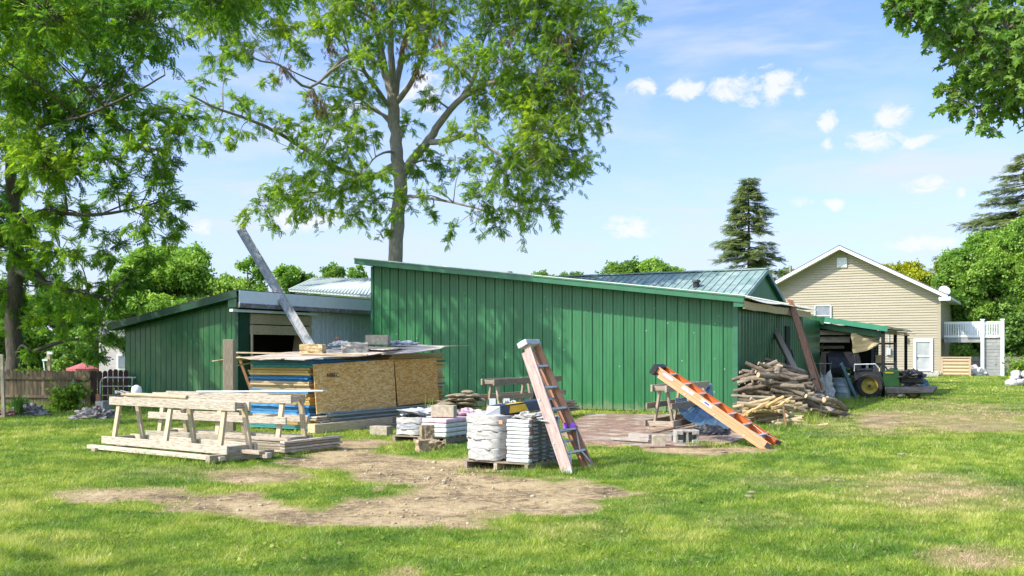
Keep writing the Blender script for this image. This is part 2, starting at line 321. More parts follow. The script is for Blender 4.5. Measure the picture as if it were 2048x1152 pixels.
def wallworn(m):
    t = m.node_tree; b = [n for n in t.nodes if n.type == 'BSDF_PRINCIPLED'][0]; src = b.inputs['Base Color'].links[0].from_socket
    v = tmap(t, 'Pos', (1, 1, 1)); sx = t.nodes.new('ShaderNodeSeparateXYZ'); lk(t, v, sx.inputs[0])
    n = tnoise(t, v, 3, 5, .7); hgt_ = mrange(t, mixc(t, .5, mrange(t, sx.outputs[2], 0, .9), n), .28, .42, .55, 0, True)
    c = mixc(t, hgt_, src, (.23, .24, .14)); st = tnoise(t, tmap(t, 'Pos', (5, 5, .35)), 2.2, 5, .65)
    c = mixc(t, mrange(t, st, .52, .74, 0, .25), c, (.10, .24, .13)); c = mixc(t, mrange(t, tnoise(t, tmap(t, 'Pos', (9, 9, .5)), 2, 3, .6), .5, .7, 0, .22), c, (.012, .07, .03))
    vo = t.nodes.new('ShaderNodeTexVoronoi'); vo.inputs['Scale'].default_value = 3.4; lk(t, v, vo.inputs['Vector'])
    c = mixc(t, mrange(t, vo.outputs['Distance'], .075, .045, 0, .75), c, (.3, .42, .33)); lk(t, c, b.inputs['Base Color'])
wallworn(mGreen)
# ---------------------------------------------------------------- numpy noise + ground masks
_H = rng.random((256, 256))
def vn(x, y):
    xi = np.floor(x).astype(int); yi = np.floor(y).astype(int); fx = x-xi; fy = y-yi
    fx = fx*fx*(3-2*fx); fy = fy*fy*(3-2*fy); g = lambda a, b: _H[a % 256, b % 256]
    return (g(xi, yi)*(1-fx)+g(xi+1, yi)*fx)*(1-fy)+(g(xi, yi+1)*(1-fx)+g(xi+1, yi+1)*fx)*fy
def fbm(x, y, o=4):
    s = 0; a = .5; t = 0
    for i in range(o): s = s+a*vn(x*2**i+i*17.3, y*2**i+i*9.1); t += a; a *= .55
    return s/t
DIRT = [(980,995,255,42,1),(800,1022,270,38,1),(560,1008,260,26,1),(290,992,170,20,.7),(520,950,130,20,.6),(690,922,150,24,.9),(860,945,170,28,1),(690,887,100,10,1),
        (1420,900,130,13,.9),(1300,885,180,9,.9),(1770,843,62,20,.55),(1960,852,105,16,.42),(1860,838,60,14,.3),(1150,985,85,28,.9)]
ISLE = [(620,988,105,34),(425,975,58,13),(265,1012,70,12),(470,900,60,12),(850,905,120,9)]
DRY = [(1850,985,230,50,.9),(1600,965,160,25,.35),(1960,1120,130,34,1),(1500,1040,200,30,.3),(800,1148,60,14,.8),(1290,1000,90,40,.3),(1700,850,200,30,.4),(1900,840,260,45,.8),
       (350,945,200,25,.35),(1180,1060,160,30,.3),(2000,1010,120,25,.5)]
def masks(x, y):
    yy = np.maximum(y, 1.); px = 1024+2000*x/yy; py = 700+3200/yy
    n = (fbm(x*1.7+5, y*1.7+9, 5)-.5)*1.9; n2 = (fbm(x*.9+50, y*.9+31, 4)-.5)*1.5
    d = np.zeros_like(x); r = np.zeros_like(x)
    for cx, cy, rx, ry, s in DIRT: d = np.maximum(d, s*np.clip((1.2-((px-cx)/rx)**2-((py-cy)/ry)**2+n)*1.1, 0, 1))
    for cx, cy, rx, ry in ISLE: d = d*(1-np.clip((1-((px-cx)/rx)**2-((py-cy)/ry)**2+n*.8)*2.2, 0, 1))
    for cx, cy, rx, ry, s in DRY: r = np.maximum(r, s*np.clip((1-((px-cx)/rx)**2-((py-cy)/ry)**2+n2)*1.1, 0, 1))
    r = np.maximum(r, np.clip(d*2.2, 0, .75)*(d < .6)); r = np.where(y < 5, 0, r)
    return np.where(y < 4, 0, d), r
def hgt(x, y, d): return (fbm(x*.35, y*.35, 3)-.5)*.05+(fbm(x*3, y*3, 3)-.5)*.035*(.3+d)-.012*d
def arr_mesh(name, v, f, k, mats, tint=None, smooth=False):
    me = bpy.data.meshes.new(name); me.vertices.add(len(v)); me.vertices.foreach_set('co', v.astype(np.float32).ravel())
    n = len(f); me.loops.add(n*k); me.polygons.add(n); me.loops.foreach_set('vertex_index', f.astype(np.int32).ravel())
    me.polygons.foreach_set('loop_start', np.arange(0, n*k, k, dtype=np.int32)); me.polygons.foreach_set('loop_total', np.full(n, k, dtype=np.int32))
    for m in mats: me.materials.append(m)
    if smooth: me.polygons.foreach_set('use_smooth', np.ones(n, dtype=bool))
    if tint is not None:
        a = me.attributes.new('tint', 'FLOAT', 'FACE'); a.data.foreach_set('value', tint.astype(np.float32))
    me.update(calc_edges=True); return me
# ---------------------------------------------------------------- lawn sheet
xs = np.concatenate([-np.geomspace(900, 14, 26)[:-1], np.arange(-14, 14, .07), np.geomspace(14, 900, 26)])
ys = np.concatenate([[-60, -20, -5, 0, 2, 4, 5.5], np.arange(6.5, 24, .07), np.arange(24, 70, .5), np.geomspace(70, 1800, 20)])
gx, gy = np.meshgrid(xs, ys); dm, dr = masks(gx.ravel(), gy.ravel()); gz = hgt(gx.ravel(), gy.ravel(), dm)
gz = np.where((np.abs(gx.ravel()) > 60) | (gy.ravel() > 90), -.02, gz)
v = np.stack([gx.ravel(), gy.ravel(), gz], 1); nx, ny = len(xs), len(ys)
ii = (np.arange(ny-1)[:, None]*nx+np.arange(nx-1)[None]).ravel(); f = np.stack([ii, ii+1, ii+nx+1, ii+nx], 1)
def grasscol(t, tint=None):
    v = tmap(t, 'Pos', (1, 1, 1)); big = tnoise(t, v, .32, 5, .6, .6); med = tnoise(t, v, 1.7, 4, .6)
    c = ramp(t, mixc(t, .4, big, med), [(.36, (.065, .165, .015)), (.45, (.15, .27, .022)), (.54, (.28, .37, .036)), (.64, (.44, .46, .10))])
    c = mixc(t, mrange(t, tattr(t, 'dry'), .15, .95), c, (.48, .37, .18))
    return c, v
m, t, out = newmat('lawn_soil'); gc, v3 = grasscol(t)
soil = ramp(t, mixc(t, .5, tnoise(t, v3, 1.3, 6, .65, .4), tnoise(t, v3, 9, 6, .75)), [(.37, (.08, .06, .038)), (.45, (.21, .155, .088)), (.53, (.40, .30, .165)), (.66, (.52, .41, .24))])
soil = mixc(t, 1, soil, mixc(t, mrange(t, tnoise(t, v3, 60, 3, .8), .3, .7), (.62,)*3, (1.3,)*3), 'MULTIPLY')
sp1 = t.nodes.new('ShaderNodeTexVoronoi'); sp1.inputs['Scale'].default_value = 22; lk(t, v3, sp1.inputs['Vector'])
soil = mixc(t, mrange(t, sp1.outputs['Distance'], .16, .1), soil, mixc(t, sp1.outputs['Color'], (.25, .17, .1), (.6, .55, .48)))
c = mixc(t, mrange(t, tattr(t, 'dirt'), .2, .6), mixc(t, .45, mixc(t, 1, gc, (.75, .8, .7), 'MULTIPLY'), (.11, .14, .03)), soil)
b = t.nodes.new('ShaderNodeBsdfPrincipled'); lk(t, c, b.inputs['Base Color']); b.inputs['Roughness'].default_value = .95; b.inputs['Specular IOR Level'].default_value = .1
bp = t.nodes.new('ShaderNodeBump'); bp.inputs['Strength'].default_value = .9; bp.inputs['Distance'].default_value = .03
lk(t, mixc(t, .5, tnoise(t, v3, 14, 5, .7), tnoise(t, v3, 55, 3, .7)), bp.inputs['Height']); lk(t, bp.outputs[0], b.inputs['Normal']); lk(t, b.outputs[0], out.inputs[0])
mGround = m
me = arr_mesh('lawn', v, f, 4, [mGround], smooth=True)
for nm, arr in (('dirt', dm), ('dry', dr)):
    a = me.attributes.new(nm, 'FLOAT', 'POINT'); a.data.foreach_set('value', arr.astype(np.float32))
prop(mkobj('lawn', me), kind='structure')
# ---------------------------------------------------------------- grass blades (one mass)
m, t, out = newmat('grass_blade'); gc, v3 = grasscol(t)
c = mixc(t, 1, gc, ramp(t, tattr(t), [(0, (.38, .5, .4)), (.5, (1, 1, 1)), (1, (1.5, 1.3, 2.2))]), 'MULTIPLY')
b = t.nodes.new('ShaderNodeBsdfPrincipled'); lk(t, c, b.inputs['Base Color']); b.inputs['Roughness'].default_value = .5; b.inputs['Specular IOR Level'].default_value = .35
tr = t.nodes.new('ShaderNodeBsdfTranslucent'); lk(t, mixc(t, 1, c, (1.2, 1.3, .6), 'MULTIPLY'), tr.inputs[0])
mx = t.nodes.new('ShaderNodeMixShader'); mx.inputs[0].default_value = .35; lk(t, b.outputs[0], mx.inputs[1]); lk(t, tr.outputs[0], mx.inputs[2]); lk(t, mx.outputs[0], out.inputs[0])
mBlade = m
def inpoly(x, y, poly):
    c = np.zeros(len(x), bool); n = len(poly)
    for i in range(n):
        x0, y0 = poly[i]; x1, y1 = poly[(i+1) % n]
        if y0 == y1: continue
        c ^= ((y0 > y) != (y1 > y)) & (x < (x1-x0)*(y-y0)/(y1-y0)+x0)
    return c
a_ = Vector((.887, -.463, 0)).normalized(); b_ = Vector((.463, .887, 0)).normalized()
C0 = Vector((5.55, 24.6, 0))
def SH(u, t, z=0.0): return C0+a_*u+b_*t+Vector((0, 0, z))
PATIO = [G(*q) for q in ((1118,868),(1150,842),(1178,829),(1300,830),(1478,832),(1500,850),(1492,878),(1440,893),(1300,897),(1200,886),(1140,880))]
SHEDFP = [SH(-10.94, 0), SH(0, 0), SH(0, 17), SH(-10.94, 17)]
def blades(bands):
    Vs = []; Ts = []; Ds = []
    for y0, y1, dens, hh, ww, mar in bands:
        A = (y1**2-y0**2)/2*1.1+(y1-y0)*mar*2; n = int(A*dens)
        y = np.sqrt(rng.uniform(y0**2, y1**2, n)); x = rng.uniform(-1, 1, n)*(.53*y+mar)
        cl_ = fbm(x*4, y*4, 3); x = x+rng.normal(0, .01, n)
        d, r = masks(x, y); k = rng.random(n) > np.clip(d*1.6-.15, 0, .94)
        k &= rng.random(n) < .45+cl_
        k &= ~inpoly(x, y, [(p.x, p.y) for p in PATIO]) | (rng.random(n) < .02)
        k &= ~inpoly(x, y, [(p.x, p.y) for p in SHEDFP])
        x, y, d, r = x[k], y[k], d[k], r[k]; n = len(x); z = hgt(x, y, d); cm = fbm(x*5.5+11, y*5.5+3, 3)
        h = hh*rng.uniform(.45, 1.25, n)*(1-.5*r)*(1-.55*np.clip(d*2, 0, 1))*(.6+.8*fbm(x*1.1+7, y*1.1, 3))*np.clip(.1+1.9*cm, .35, 1.9); th = rng.uniform(0, 6.283, n); ln = rng.uniform(.2, 1.7, n)*h; w = ww*rng.uniform(.6, 1.3, n)
        ph = rng.uniform(0, 6.283, n); bx, by = np.cos(ph)*w/2, np.sin(ph)*w/2
        v = np.stack([np.stack([x-bx, y-by, z-.01], 1), np.stack([x+bx, y+by, z-.01], 1), np.stack([x+np.cos(th)*ln, y+np.sin(th)*ln, z+h], 1)], 1)
        Vs.append(v.reshape(-1, 3)); Ts.append(np.clip(.5+(cm-.5)*2.4+rng.normal(0, .24, n), 0, 1)); Ds.append(np.clip(r+np.where(rng.random(n) < .12, .6, 0)+np.clip(d*1.8-.1, 0, 1), 0, 1))
    v = np.concatenate(Vs); f = np.arange(len(v)).reshape(-1, 3); me = arr_mesh('grass', v, f, 3, [mBlade], np.concatenate(Ts))
    a = me.attributes.new('dry', 'FLOAT', 'FACE'); a.data.foreach_set('value', np.concatenate(Ds).astype(np.float32)); return me
prop(mkobj('grass', blades([(6.2, 10, 5600, .036, .0065, .6), (10, 15, 3200, .037, .0085, .8), (15, 24, 1300, .042, .013, 1), (24, 36, 420, .045, .022, 2), (36, 66, 110, .05, .045, 3)])), kind='stuff')
# ---------------------------------------------------------------- foliage
def tmpl_pinnate():
    vs = []; fs = []
    def q(x, y, dx, dy, l, w, z):
        b0 = len(vs); nx_, ny_ = -dy, dx
        vs.extend([(x, y, z), (x+dx*l*.45+nx_*w, y+dy*l*.45+ny_*w, z-.02), (x+dx*l, y+dy*l, z-.09*l/.2), (x+dx*l*.45-nx_*w, y+dy*l*.45-ny_*w, z-.02)]); fs.append((b0, b0+1, b0+2, b0+3))
    for i in range(5):
        x = .1+.17*i; z = -.15*x*x
        for s in (-1, 1): q(x, 0, .5, .86*s, .34*(1-.07*abs(i-2)), .085, z)
    q(.92, 0, 1, 0, .3, .07, -.14); return np.array(vs), np.array(fs)
def tmpl_lobed():
    vs = []; fs = []
    for an, l in ((0, 1), (.85, .75), (-.85, .75), (1.9, .42), (-1.9, .42)):
        dx, dy = math.cos(an), math.sin(an); b0 = len(vs); w = .2*l+.04
        vs.extend([(0, 0, .0), (dx*l*.5-dy*w, dy*l*.5+dx*w, -.03), (dx*l, dy*l, -.13*l), (dx*l*.5+dy*w, dy*l*.5-dx*w, -.03)]); fs.append((b0, b0+1, b0+2, b0+3))
    return np.array(vs), np.array(fs)
def tmpl_clump(n=7, seed=3):
    r = random.Random(seed); vs = []; fs = []
    for i in range(n):
        c = Vector((r.uniform(-.6, .6), r.uniform(-.6, .6), r.uniform(-.4, .4))); d = Vector((r.gauss(0, 1), r.gauss(0, 1), r.gauss(0, .6))).normalized(); u = Vector((r.gauss(0, 1), r.gauss(0, 1), r.gauss(0, 1))).cross(d).normalized()
        b0 = len(vs); l = .5; w = .17
        for p in (c, c+d*l*.5+u*w, c+d*l, c+d*l*.5-u*w): vs.append(tuple(p))
        fs.append((b0, b0+1, b0+2, b0+3))
    return np.array(vs), np.array(fs)
def tmpl_spray():
    vs = []; fs = []
    for i in range(7):
        for s in (-1, 1):
            x = .05+.13*i; l = .34-.03*i; dx, dy = .62, .78*s; w = .035; b0 = len(vs)
            vs.extend([(x, 0, 0), (x+dx*l*.5-dy*w, dy*l*.5+dx*w, -.03), (x+dx*l, dy*l, -.09), (x+dx*l*.5+dy*w, dy*l*.5-dx*w, -.03)]); fs.append((b0, b0+1, b0+2, b0+3))
    return np.array(vs), np.array(fs)
TM = dict(pinnate=tmpl_pinnate(), lobed=tmpl_lobed(), clump=tmpl_clump(), spray=tmpl_spray())
def unit(a): return a/np.maximum(np.linalg.norm(a, axis=1, keepdims=True), 1e-6)
def foliage(name, kind, pos, dr_, sc, mat, tint, nup=.6):
    TV, TF = TM[kind]; n = len(pos); X = unit(dr_); r = rng.normal(0, 1, (n, 3)); r[:, 2] += nup*2.2
    Z = unit(r-X*(r*X).sum(1, keepdims=True)); Y = np.cross(Z, X)
    v = pos[:, None]+sc[:, None, None]*(TV[None, :, 0, None]*X[:, None]+TV[None, :, 1, None]*Y[:, None]+TV[None, :, 2, None]*Z[:, None])
    k = len(TV); f = TF[None]+(np.arange(n)*k)[:, None, None]
    t = np.clip(np.repeat(tint, len(TF))+rng.normal(0, .1, n*len(TF)), 0, 1)
    return arr_mesh(name, v.reshape(-1, 3), f.reshape(-1, 4), 4, [mat], t)
def smooth(pts, k=4):
    pts = [Vector(p) for p in pts]; out = []
    Q = [pts[0]*2-pts[1]]+pts+[pts[-1]*2-pts[-2]]
    for i in range(1, len(Q)-2):
        for j in range(k):
            t = j/k; a, b, c, d = Q[i-1:i+3]
            out.append(.5*((2*b)+(c-a)*t+(2*a-5*b+4*c-d)*t*t+(3*b-a-3*c+d)*t**3))
    return out+[pts[-1]]
def tree(name, label, base, limbs, clumps, kind, ls, lmat, bmat, dens=22, per=9, sag=.35, grp=None, twig=True, nup=.6, wither=None):
    T = thing(name, label, 'tree', base, grp); mb = MB(); samples = []
    for pts, r0, r1 in limbs:
        q = smooth(pts); n = len(q)
        rr = [r0+(r1-r0)*(i/(n-1))**.8 for i in range(n)]
        if r0 > .15 and pts[0][2] < .5: rr[0] *= 1.35; rr[1] *= 1.12
        q = [p+Vector((random.gauss(0, 1), random.gauss(0, 1), random.gauss(0, 1)))*rr[i]*.12 if 0 < i < n-1 else p for i, p in enumerate(q)]
        mb.tube(q, rr, 10 if r0 > .1 else 7, caps=False); samples += [(p, r) for p, r in zip(q, rr) if r < .4 or len(limbs) < 3]
    SP = np.array([tuple(p) for p, _ in samples]); pos = []; dr_ = []; tn = []
    for cx, cy, cz, rx, ry, rz in clumps:
        c = Vector((cx, cy, cz)); d = np.linalg.norm(SP-np.array([cx, cy, cz]), axis=1)+np.maximum(SP[:, 2]-cz, 0)*.8; s, sr = samples[int(np.argmin(d))]
        midp = (s+c)/2+Vector((random.uniform(-.1, .1), random.uniform(-.1, .1), .12))*(c-s).length
        rb = min(sr*.6, .02+.018*(c-s).length+.012*max(rx, rz)); mb.tube(smooth([s, midp, c], 4), [rb*(1-.7*i/8) for i in range(9)], 6, caps=False)
        rm = (rx+ry+rz)/3; n = max(5, int(dens*rm**2)); ct = random.uniform(-.2, .2)
        for i in range(n):
            q = Vector((random.gauss(0, 1), random.gauss(0, 1), random.gauss(0, 1))).normalized()*random.uniform(.45, 1)**.6*(1.5 if random.random() < .13 else 1)
            e = c+Vector((q.x*rx, q.y*ry, q.z*rz)); st = c.lerp(midp, random.uniform(0, .35))+Vector((q.x*rx, q.y*ry, q.z*rz))*.15
            m2_ = st.lerp(e, .55)+Vector((0, 0, sag*.35*(e-st).length)); e = e-Vector((0, 0, sag*.4*(e-st).length))
            tw = [st, st.lerp(m2_, .6), m2_, m2_.lerp(e, .55), e]
            if twig: mb.tube(tw, [.014, .011, .009, .006, .004], 3, caps=False)
            ax = e-st
            for j in range(per):
                u = .25+.8*(j+random.random())/per; k = min(int(u*4), 3); f_ = u*4-k; p = tw[k].lerp(tw[k+1], min(f_, 1.1))
                td = (tw[k+1]-tw[k]).normalized(); o = Vector((random.gauss(0, 1), random.gauss(0, 1), random.gauss(0, .7)-sag*1.3)).normalized()
                pos.append(p[:]); dr_.append((td*.55+o)[:]); tn.append(.5+ct+random.gauss(0, .13)+q.z*.06)
    org = Vector(base); pos = np.array(pos)-np.array(org); dr_ = np.array(dr_); sc = ls*rng.uniform(.7, 1.3, len(pos))
    mb.build('trunk', bmat, T, smooth=True)
    mkobj('crown', foliage('crown', kind, pos, dr_, sc, lmat, np.array(tn), nup), T)
    if wither is not None:
        p2 = []; d2 = []
        for c, r in wither:
            for i in range(int(70*r)+16):
                p2.append((c+Vector((random.gauss(0, .4), random.gauss(0, .4), random.gauss(0, .5)))*r-org)[:]); d2.append((random.gauss(0, .4), random.gauss(0, .4), -1))
        mkobj('withered_leaves', foliage('withered_leaves', 'pinnate', np.array(p2), np.array(d2), np.full(len(p2), ls*.8), lfBrn, rng.random(len(p2)), 0), T)
    return T
def PC(lst, Z, k=1.0, dz=2.5):      # pixel discs at a depth -> clumps with real depth spread
    o = []
    for q in lst:
        px, py, r = q[:3]; z = q[3] if len(q) > 3 else Z+random.uniform(-dz, dz); c = P(px, py, z); rr = r/2000*z*k; o.append((c.x, c.y, c.z, rr, rr*1.15, rr*.95))
    return o
# low broad weeds and clover between the blades
n = 26000; y = 6.3+rng.random(n)**1.3*15; x = rng.uniform(-1, 1, n)*(.53*y+.5); pn = fbm(x*1.3+3, y*1.3+8, 4); d, r = masks(x, y); k = (rng.random(n) < (pn-.3)*2.2) & (rng.random(n) > d*1.2); k &= ~inpoly(x, y, [(p.x, p.y) for p in PATIO]); x, y, d, r = x[k], y[k], d[k], r[k]; n = len(x)
dd_ = rng.normal(0, 1, (n, 3)); dd_[:, 2] = abs(dd_[:, 2])*.3; me = foliage('weeds', 'lobed', np.stack([x, y, hgt(x, y, d)+rng.uniform(.008, .028, n)], 1), dd_, rng.uniform(.014, .034, n), mBlade, rng.uniform(.1, .8, n), 1.2)
a = me.attributes.new('dry', 'FLOAT', 'FACE'); a.data.foreach_set('value', np.repeat(np.where(rng.random(n) < .04, 1., r*.6), len(TM['lobed'][1])).astype(np.float32)); prop(mkobj('weeds', me), kind='stuff')
# --- longer uncut grass along walls, lumber and pallets
def fringe(segs):
    Vs = []; Ts = []
    for (x0, y0), (x1, y1), wd_, h_, n in segs:
        f_ = rng.random(n); x = x0+(x1-x0)*f_+rng.normal(0, wd_, n); y = y0+(y1-y0)*f_+rng.normal(0, wd_, n); c_k = rng.random(n) < .15+1.3*(fbm(x*2.5, y*2.5, 3)-.15); x, y = x[c_k], y[c_k]; m_ = len(x); z = np.zeros(m_); h = h_*rng.uniform(.3, 1.2, m_)
        th = rng.uniform(0, 6.283, m_); ln = rng.uniform(.1, .8, m_)*h; ph = rng.uniform(0, 6.283, m_); w = .011*rng.uniform(.6, 1.3, m_); bx, by = np.cos(ph)*w/2, np.sin(ph)*w/2
        Vs.append(np.stack([np.stack([x-bx, y-by, z-.01], 1), np.stack([x+bx, y+by, z-.01], 1), np.stack([x+np.cos(th)*ln, y+np.sin(th)*ln, z+h], 1)], 1).reshape(-1, 3)); Ts.append(rng.random(m_))
    v = np.concatenate(Vs); me = arr_mesh('tall_grass', v, np.arange(len(v)).reshape(-1, 3), 3, [mBlade], np.concatenate(Ts)); a = me.attributes.new('dry', 'FLOAT', 'FACE'); a.data.foreach_set('value', (rng.random(len(v)//3) < .1).astype(np.float32)); return me
def S2(u, t): p = SH(u, t); return (p.x, p.y)
def g2(px, py): p = G(px, py); return (p.x, p.y)
prop(mkobj('tall_grass', fringe([((-11.4, 29.1), (-7.6, 27.1), .12, .28, 2600), (g2(215, 905), g2(430, 935), .06, .11, 900), (g2(440, 930), g2(520, 905), .08, .13, 800), (g2(500, 915), g2(620, 915), .06, .1, 500), (g2(600, 880), g2(760, 850), .1, .12, 500),
    (g2(775, 893), g2(900, 905), .08, .12, 900), (g2(915, 945), g2(1060, 948), .05, .1, 500), (g2(1060, 945), g2(1120, 925), .08, .13, 500), (g2(1120, 952), g2(1190, 940), .08, .1, 400), (g2(1380, 893), g2(1450, 893), .08, .12, 600),
    (g2(1490, 868), g2(1640, 850), .12, .16, 1800), (S2(1.9, -2), S2(.9, 8), .25, .28, 5200), (g2(1640, 815), g2(1720, 805), .2, .22, 1600), (g2(1720, 803), g2(1840, 795), .2, .15, 1000), (S2(-7.5, -.12), S2(-3, -.12), .06, .15, 700), (g2(60, 815), g2(240, 822), .2, .22, 2200), (g2(0, 830), g2(60, 828), .2, .25, 800), (g2(1880, 753), g2(2040, 756), .25, .2, 900)])), kind='stuff')
# --- central tall tree behind the shed
Zc = 41
def c_(px, py, dz=0): return P(px, py, Zc+dz)
base = Vector((c_(789, 700).x, Zc, 0))
limbs = [([base, c_(789,600), c_(791,480), c_(799,380), c_(795,320), c_(790,250), c_(786,190)], .33, .24),
 ([c_(786,200), c_(772,150), c_(760,90,.5), c_(745,20,.6), c_(735,-80,.8), c_(730,-200,1)], .20, .06),
 ([c_(787,195), c_(783,120,-.6), c_(782,40,-.8), c_(775,-60,-1), c_(780,-220,-1)], .17, .05),
 ([c_(788,200), c_(800,130,.8), c_(815,60,1), c_(835,-40,1.5), c_(850,-180,2)], .17, .05),
 ([c_(792,205), c_(820,170,-.5), c_(845,110,-1), c_(860,40,-1.5), c_(880,-60,-2)], .14, .04),
 ([c_(800,365), c_(810,340), c_(850,290,-.6), c_(880,245,-1.2), c_(925,195,-2), c_(985,165,-2.6), c_(1060,150,-3), c_(1150,140,-3)], .25, .05),
 ([c_(925,195,-2), c_(950,150,-1), c_(960,100,-.6), c_(990,30,0)], .12, .03),
 ([c_(862,284,-.8), c_(900,280,-2), c_(935,270,-3), c_(985,300,-4), c_(1050,340,-4.6)], .13, .04),
 ([c_(985,165,-2.6), c_(1040,120,-1.5), c_(1060,60,-1), c_(1100,0,-.5)], .08, .03),
 ([c_(800,395), c_(830,393,-.4), c_(880,400,-1), c_(935,412,-1.6), c_(1000,430,-2)], .085, .03),
 ([c_(792,330), c_(740,355,.6), c_(680,338,-.3), c_(620,305,-1), c_(560,268,-2), c_(500,240,-3), c_(430,215,-4), c_(380,190,-5)], .15, .03),
 ([c_(680,338,-.3), c_(640,325,-.6), c_(590,300,-.6), c_(540,278,-.6)], .035, .012),
 ([c_(786,255), c_(760,225,1), c_(720,190,2), c_(690,170,2.5)], .07, .02),
 ([c_(780,215), c_(740,160,-1), c_(700,110,-2), c_(620,175,-3), c_(560,130,-4), c_(510,117,-4.5), c_(460,60,-5)], .10, .025),
 ([c_(792,305), c_(770,305,-1), c_(745,320,-1.6), c_(720,360,-2)], .07, .02),
 ([c_(786,240), c_(740,215,.5), c_(700,180,.5), c_(650,170,0), c_(600,150,-1), c_(540,120,-2)], .08, .02),
 ([c_(740,355,.6), c_(690,380,0), c_(620,385,-.6), c_(550,400,-1)], .06, .015)]
cl1 = [(1130,60,110),(1225,60,62),(1000,50,90),(1080,160,100),(1165,130,72),(980,190,75),(1075,265,95),(1150,240,66),(1010,330,85),(1090,345,80),(1165,320,44),(960,395,55),(1035,420,70),
 (1100,410,40),(985,455,38),(900,120,55),(880,40,62),(1200,195,42),(1210,255,26),(1120,440,26),(1050,200,80),(1270,30,38),(1180,20,70),(950,120,55),(1110,200,90),(1060,300,80),(1085,40,95),
 (885,330,38),(900,270,34),(845,300,30),(860,430,28),(850,200,38),(930,330,40),(950,260,40),(1000,120,70),(1140,300,50),
 (700,20,70),(640,60,52),(600,110,36),(690,140,46),(640,205,44),(600,250,42),(665,250,46),(700,300,40),(640,345,42),(720,350,40),(680,380,46),(745,400,42),(620,400,46),(570,395,44),(525,410,34),
 (492,430,18),(705,430,34),(765,455,24),(790,410,34),(545,365,26),(640,290,40),(610,300,30),(590,420,30),(545,450,20),(660,430,24),(740,260,26),(700,210,40),
 (430,60,44),(395,20,50),(475,35,40),(505,100,32),(425,120,28),(545,20,40),(470,200,26),(395,165,22),(525,235,26),(425,240,30),(360,225,26),(385,270,28),(480,262,24),(540,160,22),(455,290,18),(415,290,14),(560,60,30),(450,150,22),(560,255,26),(500,215,20),(340,205,22),(400,215,24),
 (770,60,42),(830,110,36),(810,30,55),(745,120,34),(840,60,40),(800,-20,80),(700,-40,80),(600,-30,60),(900,-40,90),(1000,-50,100),(1120,-60,100),(480,-40,60),(380,-30,60),(1230,-40,70),(850,380,24),(900,460,18),(720,90,40),(660,20,50),(580,70,40),(740,180,36),(710,260,36),(760,350,34),(600,350,36),(480,100,34),(440,20,44),(820,250,30),(830,330,28)]
far = [(700,-180,120),(880,-200,130),(1050,-180,110),(560,-150,80),(800,-330,120)]
wt = [(c_(875,90,-2.5), .5), (c_(740,30,-1.5), .45), (c_(665,95,-2.5), .4), (c_(625,190,-3.5), .35), (c_(810,90,-2.5), .5), (c_(1020,90,-3.6), .6), (c_(1130,80,-4), .5), (c_(1150,190,-4), .5), (c_(645,215,-3.5), .35), (c_(570,140,-3.5), .3), (c_(760,120,-2.2), .4), (c_(835,150,-2.5), .4)]
tree('walnut_tree', 'tall leafy tree with a bare grey trunk rising behind the green metal shed', base, limbs, PC(cl1[:43], Zc-1.5, .9)+PC(cl1[43:], Zc-1.5, 1.1)+[q for q in PC(far, Zc, .8)], 'pinnate', .235, lfMain, mTrunk, dens=26, per=11, sag=.26, wither=wt)
# --- big left tree
Zl = 30
def l_(px, py, dz=0): return P(px, py, Zl+dz)
base = Vector((l_(30, 700).x, Zl, 0))
limbs = [([base, l_(28,640), l_(30,520), l_(32,440), l_(25,380), l_(20,280), l_(30,150), l_(50,-20), l_(40,-300)], .26, .1),
 ([l_(33,460), l_(60,435,-1), l_(95,425,-1.5), l_(180,430,-2), l_(260,420,-2.5), l_(330,400,-3)], .11, .02),
 ([l_(30,400), l_(50,370,.5), l_(48,300,1), l_(90,240,1.5), l_(150,180,2), l_(220,60,2)], .14, .03),
 ([l_(22,300), l_(90,250,-1.5), l_(160,235,-3), l_(260,190,-4), l_(330,150,-4)], .07, .02),
 ([l_(30,150), l_(100,60,-1), l_(200,-20,-3), l_(320,-80,-5), l_(400,-60,-6)], .08, .02),
 ([l_(30,540), l_(80,560,-1), l_(140,580,-1.5), l_(220,600,-2)], .1, .03), ([l_(25,300), l_(-80,220,-1), l_(-200,150,-1)], .16, .04), ([l_(28,420), l_(-60,400,-1), l_(-160,380,0)], .12, .04)]
cl2 = []
for q in [(60,60,120),(180,60,90),(285,15,60),(200,170,85),(80,190,120),(295,110,45),(250,210,66),(320,240,52),(300,300,60),(200,310,62),(90,320,100),(235,385,46),(325,370,44),(340,425,40),(348,485,30),(275,440,44),
          (180,440,42),(120,500,60),(215,495,50),(300,515,34),(150,580,58),(230,590,50),(60,560,55),(15,600,50),(200,655,46),(130,650,34),(235,690,24),(40,440,50),(20,500,60),(270,560,40),(100,600,40),(10,380,50),
          (60,260,80),(360,270,36),(385,235,26),(330,330,36),(60,-60,90),(220,-50,80),(330,-30,50),(-80,100,90),(-100,300,90),(-60,480,80),(-60,620,50),(140,20,90),(20,150,90),(150,260,60),(250,260,50),(70,640,24),(60,700,16),(185,710,20),(245,640,30),(60,500,60),(0,440,60),(90,560,45),(120,430,40),(130,330,60),(30,640,40),(95,410,40),(370,410,20),(350,450,24)]:
    cl2.append(q)
